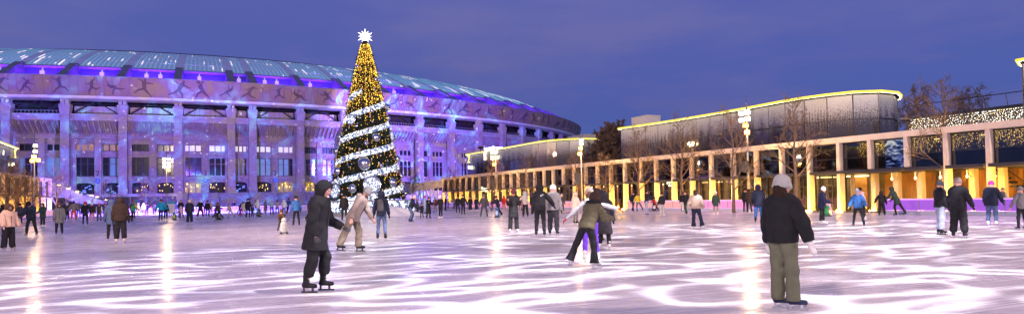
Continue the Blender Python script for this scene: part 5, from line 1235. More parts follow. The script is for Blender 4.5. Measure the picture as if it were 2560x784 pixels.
    if hem < 0:
        dn = Vector((0, 0, -1)) if hem < -.3 else (-tdir+Vector((0, 0, -.6))).normalized()
        jk.seg(sc(hip+tdir*.05), sc(hip+dn*(-hem)), .150*fat+fluff, (.155+.10*min(.6, -hem))*fat+fluff*.6, .05, q, (fw_, .86)); jk.plane(sc(hip+dn*(-hem+.01)), np.array(dn))
    else: jk.plane(sc(hip+tdir*(hem-.04)), -up_)
    part('jacket', jk, cloth(jc, {'p': 'p', 'f': 'f'}.get(jt, 'c')))
    for nm in ('aL', 'aR'):
        s0, e0, w0, u2 = arms[nm]; sl = SDF(wrn, 40, phs+2); cuff = o.get('cuff', 0.)
        c2 = o.get('sleeve', jc)
        sl.seg(sc(s0), sc(e0), .068*fat+fluff*.8, .058*fat+fluff*.8, .04, q*.8); sl.seg(sc(e0), sc(w0), .058*fat+fluff*.8, .046*fat+fluff*.6+cuff*s, .03, q*.8, fe=True)
        part('sleeve', sl, cloth(c2, {'p': 'p', 'f': 'f'}.get(jt, 'c')))
        # hand: bare skin or glove
        g = SDF(); gl = o.get('glove', 'black'); wp = sc(w0); dv = np.array(u2); nx = np.cross(dv, fw_); nx = nx/max(1e-6, np.linalg.norm(nx)); sg = -1 if nm == 'aL' else 1
        if abs(nx @ sd_) > .3 and nx @ sd_ * sg < 0: nx = -nx
        pal = np.cross(nx, dv)
        if gl == 'mitten' or not near:
            mit = 1.35 if gl == 'mitten' else 1.0
            g.seg(wp+dv*.02*s, wp+dv*.11*s*mit, .040*s*mit, .038*s*mit, .02, 0, (nx, .75)); g.seg(wp+dv*.04*s+fw_*.03*s, wp+dv*.085*s+fw_*.05*s, .018*s*mit, .016*s*mit, .01)
            part('mitten' if gl == 'mitten' else ('hand' if gl == 'skin' else 'glove'), g, cloth('white', 'f') if gl == 'mitten' else (M_skin if gl == 'skin' else cloth(gl)), max(.011, vx*.7))
        else:
            g.seg(wp+dv*.01*s, wp+dv*.075*s, .036*s, .040*s, .015, 0, (nx, .55))
            for fi, (off, ln) in enumerate(((-.030, .062), (-.010, .074), (.011, .070), (.030, .054))):
                a0 = wp+dv*.085*s+fw_*off*s; m0 = a0+(dv*.8-nx*.45)*ln*.55*s; e1 = m0+(dv*.45-nx*.85)*ln*.6*s; g.seg(a0, m0, .0105*s, .0095*s, .004); g.seg(m0, e1, .0095*s, .008*s, .004)
            a0 = wp+dv*.035*s+fw_*.035*s; m0 = a0+(dv*.6+fw_*.7)*.035*s; g.seg(a0, m0, .013*s, .011*s, .006); g.seg(m0, m0+(dv*.9-nx*.3)*.03*s, .011*s, .009*s, .005)
            part('hand' if gl == 'skin' else 'glove', g, M_skin if gl == 'skin' else cloth(gl, 'k'), .0065)
    # collar or scarf
    if o.get('collar'):
        c_ = SDF(); c_.seg(sc(nk)-sd_*.04*s, sc(nk)+sd_*.04*s, .095*s, None, .04); part('collar', c_, cloth(o['collar'], 'f'))
    if d < 48:
        if hat[0] != 'h' and not o.get('collar') and jt in 'pjc':      # hood lying on the back
            hd_ = SDF(wrn, 34, phs); hd_.seg(sc(nk)-fw_*.10*s-sd_*.06*s-up_*.02*s, sc(nk)-fw_*.10*s+sd_*.06*s-up_*.02*s, .075*s, None, .03); hd_.seg(sc(nk)-sd_*.07*s, sc(nk)+sd_*.07*s, .07*s, None, .03); part('hood', hd_, cloth(jc, {'p': 'p'}.get(jt, 'c')), min(vx, .022))
        rad_ = (.15*fat+fluff)
        for sg in (-1, 1):                     # slanted pocket welts
            pk = SDF(); c_ = sc(hip+tdir*.08)+sd_*sg*rad_*.62+fw_*rad_*.66; pk.seg(c_-up_*.06*s, c_+up_*.06*s-sd_*sg*.02*s, .014*s, None, .01); part('pocket', pk, cloth(jc, 'k'), .011)
        zp = MB(); pts_ = [sc(hip+tdir*t_)+fw_*(rad_*.80+.016*s) for t_ in (max(hem, -.1), .1, .2, .3, .4)]; zp.tube(pts_, .009*s, 5); obj('zip', zp, cloth('dgrey') if jc in (bk_, 'dnavy', 'bcoat') else cloth(bk_), P)
    # head gear
    hk, hcol = hat[0], (hat[1] if len(hat) > 1 else 'black')
    H_ = SDF()
    if hk in 'bpt':          # beanie, pompom hat, tall pointed hat
        bg_ = o.get('bighat', 1.04); H_.seg(HC+hdn*.045*hsz, HC+hdn*.085*hsz*bg_, .119*hsz*bg_, .104*hsz*bg_, .02); H_.plane(HC+hdn*.015*hsz+hfn*.0, -(hdn*.97+hfn*.22))
        if hk == 't': H_.seg(HC+hdn*.08*hsz, HC+hdn*.23*hsz-hfn*.03*hsz, .09*hsz, .018*hsz, .03)
        hat_o = part('hat', H_, cloth(hcol, 'k'), min(vx, .02))
        cf = SDF()
        for t in np.linspace(0, 2*math.pi, 13)[:-1]:
            t2 = t+math.pi/6; r_ = .093*hsz*bg_; f_ = lambda tt: HC+hdn*(.030-.022*math.cos(tt))*hsz+hfn*r_*math.cos(tt)+hsn*r_*math.sin(tt)
            cf.seg(f_(t), f_(t2), .027*hsz*bg_, None, .01)
        part('hat_cuff', cf, cloth(hcol, 'k'), min(vx, .02))
        if hk == 'p': pm = SDF(); pm.ball(HC+hdn*.195*hsz, .042*hsz); part('pompom', pm, cloth(o.get('pom', hcol), 'f'), min(vx, .02))
    elif hk == 'h':         # hood up
        H_.seg(HC+hdn*.03*hsz-hfn*.012*hsz, HC+hdn*.05*hsz-hfn*.02*hsz, .135*hsz, .128*hsz, .04); H_.seg(sc(nk)-hfn*.0, HC, .115*s, .128*hsz, .05); H_.ball(HC+hdn*.045*hsz+hfn*.045*hsz, .112*hsz, .04)
        H_.minus(HC+hfn*.085*hsz-hdn*.015*hsz, HC+hfn*.30*hsz-hdn*.03*hsz, .086*hsz, .13*hsz); H_.plane(HC+hfn*.088*hsz+hdn*.05*hsz, hfn*.95-hdn*.30); part('hood', H_, cloth(hcol, 'f' if o.get('furhood') else {'p': 'p', 'f': 'f'}.get(jt, 'c')), min(vx, .022))
        if o.get('furtrim'):
            ft = SDF()
            for t in np.linspace(0, 2*math.pi, 11)[:-1]:
                f_ = lambda tt: HC+hfn*.125*hsz+hdn*.105*hsz*math.cos(tt)+hsn*.098*hsz*math.sin(tt); ft.seg(f_(t), f_(t+math.pi/5), .032*hsz, None, .01)
            part('fur_trim', ft, cloth(o['furtrim'], 'f'), min(vx, .02))
    else:
        H_.ball(HC+hdn*.035*hsz-hfn*.012*hsz, .112*hsz); H_.minus(HC+hfn*.13*hsz-hdn*.02*hsz, HC+hfn*.25*hsz-hdn*.05*hsz, .10*hsz, .14*hsz); part('hair', H_, cloth(hcol, 'f'), min(vx, .02))
    if o.get('furdown'):     # big fur collar / hood lying on the shoulders
        fd = SDF()
        for t in np.linspace(.2, 2*math.pi-.2, 12)[:-1]:
            f_ = lambda tt: sc(nk)+up_*(.01+.03*math.cos(tt))*s+fw_*(.10*math.cos(tt)-.02)*s+sd_*.135*s*math.sin(tt); fd.seg(f_(t), f_(t+.5), .058*s, None, .02)
        part('fur_collar', fd, cloth(o['furdown'], 'f'), min(vx, .022))
    if o.get('hair'):
        hr = SDF(); hr.seg(HC+hdn*.02*hsz-hfn*.05*hsz, HC-hdn*.13*hsz-hfn*.07*hsz, .092*hsz, .085*hsz, .03)
        hl = o.get('hairlen', .16); sx_ = o.get('hairside', 0)
        hr.seg(HC-hdn*.10*hsz-hfn*.075*hsz+hsn*sx_*.06*hsz, HC-hdn*(.10+hl)*hsz-hfn*.085*hsz+hsn*sx_*.09*hsz, .075*hsz, .05*hsz, .04); part('hair', hr, cloth(o['hair'], 'f'), min(vx, .02))
    # face details on figures large enough to show them
    if d < 45 and 60 < (face % 360) < 300:
        for sg in (-1, 1):
            b = MB(); b.sphere(HC+hfn*.088*hsz+hdn*.018*hsz+hsn*sg*.034*hsz, .013*hsz, 8, 5); obj('eye', b, M_eye, P, smooth=True)
        b = MB(); b.sphere(HC+hfn*.082*hsz-hdn*.058*hsz, .02*hsz, 8, 5, (1.1, .7, .4)); obj('mouth', b, M_lip2, P, smooth=True)
        if o.get('beard'):
            bd = SDF(); bd.seg(HC-hdn*.085*hsz+hfn*.05*hsz-hsn*.04*hsz, HC-hdn*.085*hsz+hfn*.05*hsz+hsn*.04*hsz, .042*hsz, None, .02); part('beard', bd, cloth('dbrown', 'f'), .012)
    # skates: boot and blade
    ftw = R(o.get('toe', 8))
    for nm, sg in (('L', -1), ('Rr', 1)):
        h0, k0, an = legs[nm]; A_ = sc(an); lift = (an.z-.165)
        pitch = -min(.9, max(0, lift)*2.2) if an.y < 0 else 0
        td = np.array((sg*math.sin(ftw), math.cos(ftw)*math.cos(pitch), math.sin(pitch))); nu = np.array((0, -math.sin(pitch), math.cos(pitch)))
        if o.get('toeturn'): a_ = R(o['toeturn']); td = np.array((math.sin(a_), math.cos(a_), 0))
        bt = SDF(); bt.seg(A_+nu*.09*s, A_-nu*.03*s, .052*s, .052*s, .03); bt.seg(A_-nu*.045*s-td*.03*s, A_-nu*.055*s+td*.15*s, .044*s, .036*s, .03); bt.plane(A_-nu*.085*s, -nu)
        bo = part('skate_boot', bt, cloth(B, 'b'), max(.010, min(vx, .02)))
        if d < 20:
            for lz in (-.02, .015, .05, .085):
                la_ = MB(); la_.tube([A_+nu*lz*s+td*(.056-.2*lz)*s+np.cross(td, nu)*w2*s for w2 in (-.028, 0, .028)], .006*s, 5); obj('lace', la_, cloth('lgrey'), bo)
        lat = np.cross(td, nu); b = MB(); w_ = .006*s if near else .011*s
        c0 = A_-nu*.085*s
        def bxx(t0, t1, u0, u1): b.hexa([tuple(c0+td*t*s+nu*u*s+lat*l_) for u in (u0, u1) for t, l_ in ((t0, -w_), (t1, -w_), (t1, w_), (t0, w_))])
        bxx(-.085, .19, -.08, -.052); bxx(-.055, -.025, -.052, 0.); bxx(.09, .125, -.052, 0.)
        obj('skate_blade', b, M_blade if not o.get('darkblade') else M_dark, bo)
    if o.get('pack'):
        bp = SDF(); c = sc(hip+tdir*.34)-fw_*.19*s; bp.seg(c-up_*.13*s, c+up_*.13*s, .12*s, .11*s, .03, 0, (fw_, .6)); part('backpack', bp, cloth(o['pack']), vx)
        for sg in (-1, 1):
            st = SDF(); st.seg(sc(sh)+sd_*sg*.09*s+up_*.03*s, sc(hip+tdir*.25)+sd_*sg*.09*s+fw_*.13*s, .025*s); part('strap', st, cloth(o['pack']), vx)
    if o.get('phone'):
        s0, e0, w0, u2 = arms['aR']; c = sc(w0+u2*.10); b = MB(); b.box(-.04*s, .04*s, -.006, .006, -.07*s, .09*s, lambda a_, b_, c_: tuple(c+sd_*a_+fw_*b_+np.array((0, 0, c_)))); obj('phone', b, M_dark, P)
    if o.get('logo'):
        p0 = sc(sh+tdir*-.03)+sd_*.10*s-fw_*(.125*fat+fluff)*.98; b = MB()
        for r_ in (.018, .030, .042): b.tube([p0-fw_*.012*s+sd_*r_*s*math.cos(t)+up_*r_*s*math.sin(t)*.8 for t in np.linspace(0, math.pi/2, 6)], .0045*s, 4)
        for r_ in (0, .016, .032): b.tube([p0-fw_*.012*s-sd_*.01*s-up_*(r_)*s+sd_*0, p0-fw_*.012*s-sd_*.06*s-up_*r_*s], .005*s, 4)
        obj('logo_print', b, cloth('white'), P)
    return P
bk = 'black'
# ---- the skaters nearest the camera
person(787, 728, 452, 112, 'stand', (bk, 'c'), (bk, 's'), ('h', bk), bk, 'tall skater in black hooded coat and gloves, baggy black trousers, black hockey skates', dict(L=(16, 3, 24), Rr=(-2, 3, 14), aL=(14, 8, 48), aR=(-8, 14, 24), lean=9, headp=12, tlow=.22, glove='dgrey', hem=-.26, darkblade=True, fat=1.05, jf=1.22, toe=2))
person(1965, 772, 443, 34, 'stand', (bk, 'f'), ('olivegrey', 'w'), ('b', 'mgrey'), 'navy', 'woman seen from behind in black teddy jacket, olive wide trousers, grey beanie and white mittens', dict(L=(2, 1, 2), Rr=(4, 2, 4), aL=(4, 14, 10), aR=(2, 26, 10), glove='mitten', hair='hair', hairside=1, hairlen=.12, collar=bk, toeturn=58, fat=1.02, jf=1.22, bighat=1.14, hem=.0))
person(873, 629, 468, 112, 'stand', ('beige', 'j'), ('camo2', 'w'), ('b', 'grey'), bk, 'bearded man in beige jacket and brownish trousers leaning forward, grey beanie', dict(L=(14, 6, 18), Rr=(-22, 10, 2), aL=(14, 10, 14), aR=(-26, 22, 16), lean=30, headp=18, glove='skin', beard=True, darkblade=True, hem=-.10, jf=1.28))
person(954, 600, 477, 8, 'stand', ('dnavy', 'j'), ('denim', 'n'), ('h', 'dnavy'), bk, 'skater in dark hooded jacket and jeans with a big black backpack, by the Christmas tree', dict(pack='dgrey', L=(0, 4, 4), aL=(0, 16, 16)))
person(1456, 670, 480, 38, 'bend', ('olive', 'p'), (bk, 'f'), ('h', 'dbrown'), 'white', 'skater in olive puffer with black fur hood and flared black trousers, bent forward', dict(L=(-14, 20, 4), Rr=(8, 8, 16), aL=(25, 12, 50), aR=(34, 8, 48), lean=30, furhood=True, furdown=bk, toe=20, hem=-.06, glove=bk))
person(1478, 658, 462, 355, 'arms', ('silver', 'j'), ('purple', 'n'), ('t', 'beige'), 'white', 'girl in pointed beige hat, silver white jacket, purple trousers and red gloves, arms spread', dict(aL=(4, 50, 6), aR=(10, 78, 4), jf=.78, glove='red', L=(-10, 6, 14), Rr=(4, 5, 8), hair='brown'))
person(1512, 624, 477, 4, 'stand', ('bcoat', 'L'), (bk, 'n'), ('h', 'bcoat'), 'white', 'woman from behind in long quilted dark brown hooded coat and white skates', dict(quilt=True, hem=-.46, fat=1.12))
person(1496, 606, 471, 20, 'wait', ('dbrown', 'c'), (bk, 'n'), ('h', 'dbrown'), bk, 'person in dark brown hood half hidden between the pointed hat and the quilted coat')
person(1439, 560, 481, 40, 'wait', ('cream', 'c'), ('grey', 'n'), ('b', 'cream'), bk, 'person in long cream coat and knitted cream hat half hidden behind the fur-hooded skater')
person(1284, 580, 467, 172, 'phone', (bk, 'c'), (bk, 'w'), ('t', 'maroon'), 'white', 'woman in long black coat and maroon pointed beanie looking at her phone', dict(phone=True, glove='skin', quilt=True, hem=-.34))
person(1351, 591, 459, 6, 'stand', (bk, 'j'), (bk, 'n'), ('h', bk), bk, 'man in black hooded jacket with small white logo, one arm around his companion', dict(aR=(26, 40, 8), logo=True, fat=1.12, aL=(2, 10, 12)))
person(1384, 588, 463, 14, 'stand', ('lgrey', 'p'), ('dgrey', 's'), ('b', 'white'), bk, 'woman in pale grey puffer and white hat held by the man in black', dict(collar='lgrey', fat=1.05))
person(301, 607, 494, 12, 'stand', ('dbrown', 'f'), (bk, 's'), ('h', 'dbrown'), 'cream', 'person from behind in shaggy black brown fur jacket and pale skates', dict(hem=-.06, fat=1.15, aL=(4, 14, 10)))
person(279, 600, 498, 8, 'stand', ('denim', 'c'), (bk, 'n'), ('h', 'denim'), bk, 'person in long denim blue coat beside the shaggy fur jacket', dict(fat=1.08))
person(20, 626, 509, 150, 'stand', ('peach', 'p'), (bk, 'w'), ('h', 'brown'), 'tan', 'woman in peach puffer jacket with brown fur hood and wide black trousers', dict(furtrim='brown', glove='skin', aL=(4, 22, 14), aR=(10, 14, 20), fat=1.15, quilt=True))
person(79, 589, 503, 205, 'wide', ('dnavy', 'p'), (bk, 'n'), ('b', bk), bk, 'man in navy puffer and black beanie looking down at his skates', dict(headp=30, lean=14, aL=(26, 10, 30), aR=(26, 10, 30), fat=1.12))
person(148, 586, 507, 176, 'stand', ('grey', 'c'), (bk, 'n'), ('h', 'grey'), bk, 'woman in grey knee-length parka with dark fur-trimmed hood facing the camera', dict(furtrim='dbrown', fat=1.15, hem=-.28))
person(107, 568, 507, 215, 'wait', ('dgreen', 'c'), (bk, 'n'), ('h', 'dgreen'), 'white', 'woman in dark green parka, black leggings and white skates', dict(fat=1.08))
person(1745, 572, 474, 2, 'stand', ('tan', 'p'), ('dnavy', 'f'), ('n', 'hair'), 'white', 'woman in short tan puffer and flared black trousers skating away', dict(L=(0, 2, 4), Rr=(-2, 14, 2), aL=(8, 24, 14), aR=(2, 22, 14), collar='grey', glove='lblue', fat=1.1, hair='hair', hairlen=.02))
person(1897, 558, 461, 4, 'stand', ('dnavy', 'c'), ('blue', 'n'), ('h', 'dnavy'), bk, 'man in long navy hooded jacket and blue jeans, back turned', dict(fat=1.15, L=(-8, 3, 12), hem=-.16))
person(2055, 562, 467, 95, 'wait', ('navy', 'p'), (bk, 'n'), ('p', 'white'), 'white', 'long-haired girl in navy puffer and white pompom hat helping a child', dict(hair='brown', lean=6, hem=-.14, pom='beige', collar=bk))
person(2147, 566, 473, 186, 'wide', ('blue', 'p'), (bk, 'n'), ('p', 'lgrey'), bk, 'child in bright blue jacket with pink zip and grey pompom hat', dict(L=(6, 12, 12), Rr=(4, 10, 10), glove='yellow'))
person(2163, 552, 469, 250, 'glide', ('lpink', 'j'), (bk, 'n'), ('b', bk), 'white', 'skater in pale pink top and black cap behind the child in bright blue', dict(Rr=(-12, 22, 4), lean=14))
person(2351, 586, 452, 62, 'stand', (bk, 'p'), ('ljean', 's'), ('b', 'dgrey'), bk, 'young man in short black puffer, baggy grey trousers and dark grey beanie', dict(collar=bk, L=(6, 2, 12), fat=1.08, darkblade=True))
person(2398, 595, 445, 15, 'stand', (bk, 'j'), (bk, 's'), ('b', 'beige'), bk, 'broad man in black jacket and black trousers with a beige beanie', dict(fat=1.2, collar=bk, aR=(8, 22, 18), L=(2, 5, 4), Rr=(-4, 6, 4)))
person(2481, 564, 453, 8, 'stand', ('dnavy', 'c'), ('denim', 'n'), ('b', 'magenta'), 'white', 'person in dark jacket and jeans with a crimson knitted hat', dict(fat=1.25, hem=-.12, aR=(10, 24, 20)))
person(2556, 575, 467, 320, 'stand', ('grey', 'j'), (bk, 'n'), ('b', 'grey'), bk, 'skater in grey jacket at the rink edge beside the violet barrier', dict(aL=(4, 30, 12), glove='skin'))
person(2508, 537, 469, 30, 'wait', ('olivegrey', 'j'), (bk, 'n'), ('b', 'grey'), 'white', 'person in grey green jacket with pale stripe, behind the crimson hat', dict(sleeve='lgrey'))
person(2252, 540, 466, 300, 'glide', ('dgreen', 'c'), (bk, 'n'), ('h', 'dgreen'), bk, 'skater in dark green hooded coat leaning towards the violet barrier, one leg back', dict(lean=26, Rr=(-26, 8, 4), aL=(30, 10, 30), aR=(20, 10, 30)))
person(2205, 540, 477, 2, 'arms', (bk, 'p'), (bk, 's'), ('h', 'dbrown'), bk, 'child in black snowsuit with brown fur hood, arms held out', dict(aL=(4, 36, 6), aR=(6, 18, 10), furhood=True))
person(2085, 539, 487, 262, 'push', ('lpink', 'p'), ('lpink', 's'), ('h', 'lpink'), 'white', 'small child in pale pink snowsuit leaning on a skating aid', dict(lean=30, L=(-20, 4, 10)))
person(1026, 556, 488, 80, 'glide', ('dnavy', 'j'), ('denim', 's'), ('b', 'lpink'), bk, 'man in dark jacket and jeans with pale pink cap, crouching by the snow heap', dict(L=(28, 4, 44), Rr=(14, 4, 40), lean=24, aL=(20, 8, 20), aR=(14, 10, 20)))
person(741, 565, 490, 345, 'stand', ('blue', 'p'), (bk, 'n'), ('b', bk), bk, 'man in blue puffer jacket and black beanie standing near the tree', dict(L=(4, 6, 6), Rr=(0, 6, 4), aR=(8, 18, 20)))
person(861, 552, 486, 350, 'stand', (bk, 'p'), (bk, 'n'), ('b', bk), bk, 'person in black by the plinth, behind the bearded man', dict(fat=1.1))
person(768, 556, 492, 60, 'glide', ('dnavy', 'p'), ('dnavy', 'n'), ('b', bk), bk, 'dark skater partly hidden behind the tall hooded skater', dict(lean=14))
person(701, 581, 523, 172, 'push', ('brown', 'p'), ('dgrey', 'n'), ('b', 'brown'), bk, 'child in brown coat holding on to a silver skating aid', dict(lean=8, aL=(40, 4, 40), aR=(40, 4, 40)))
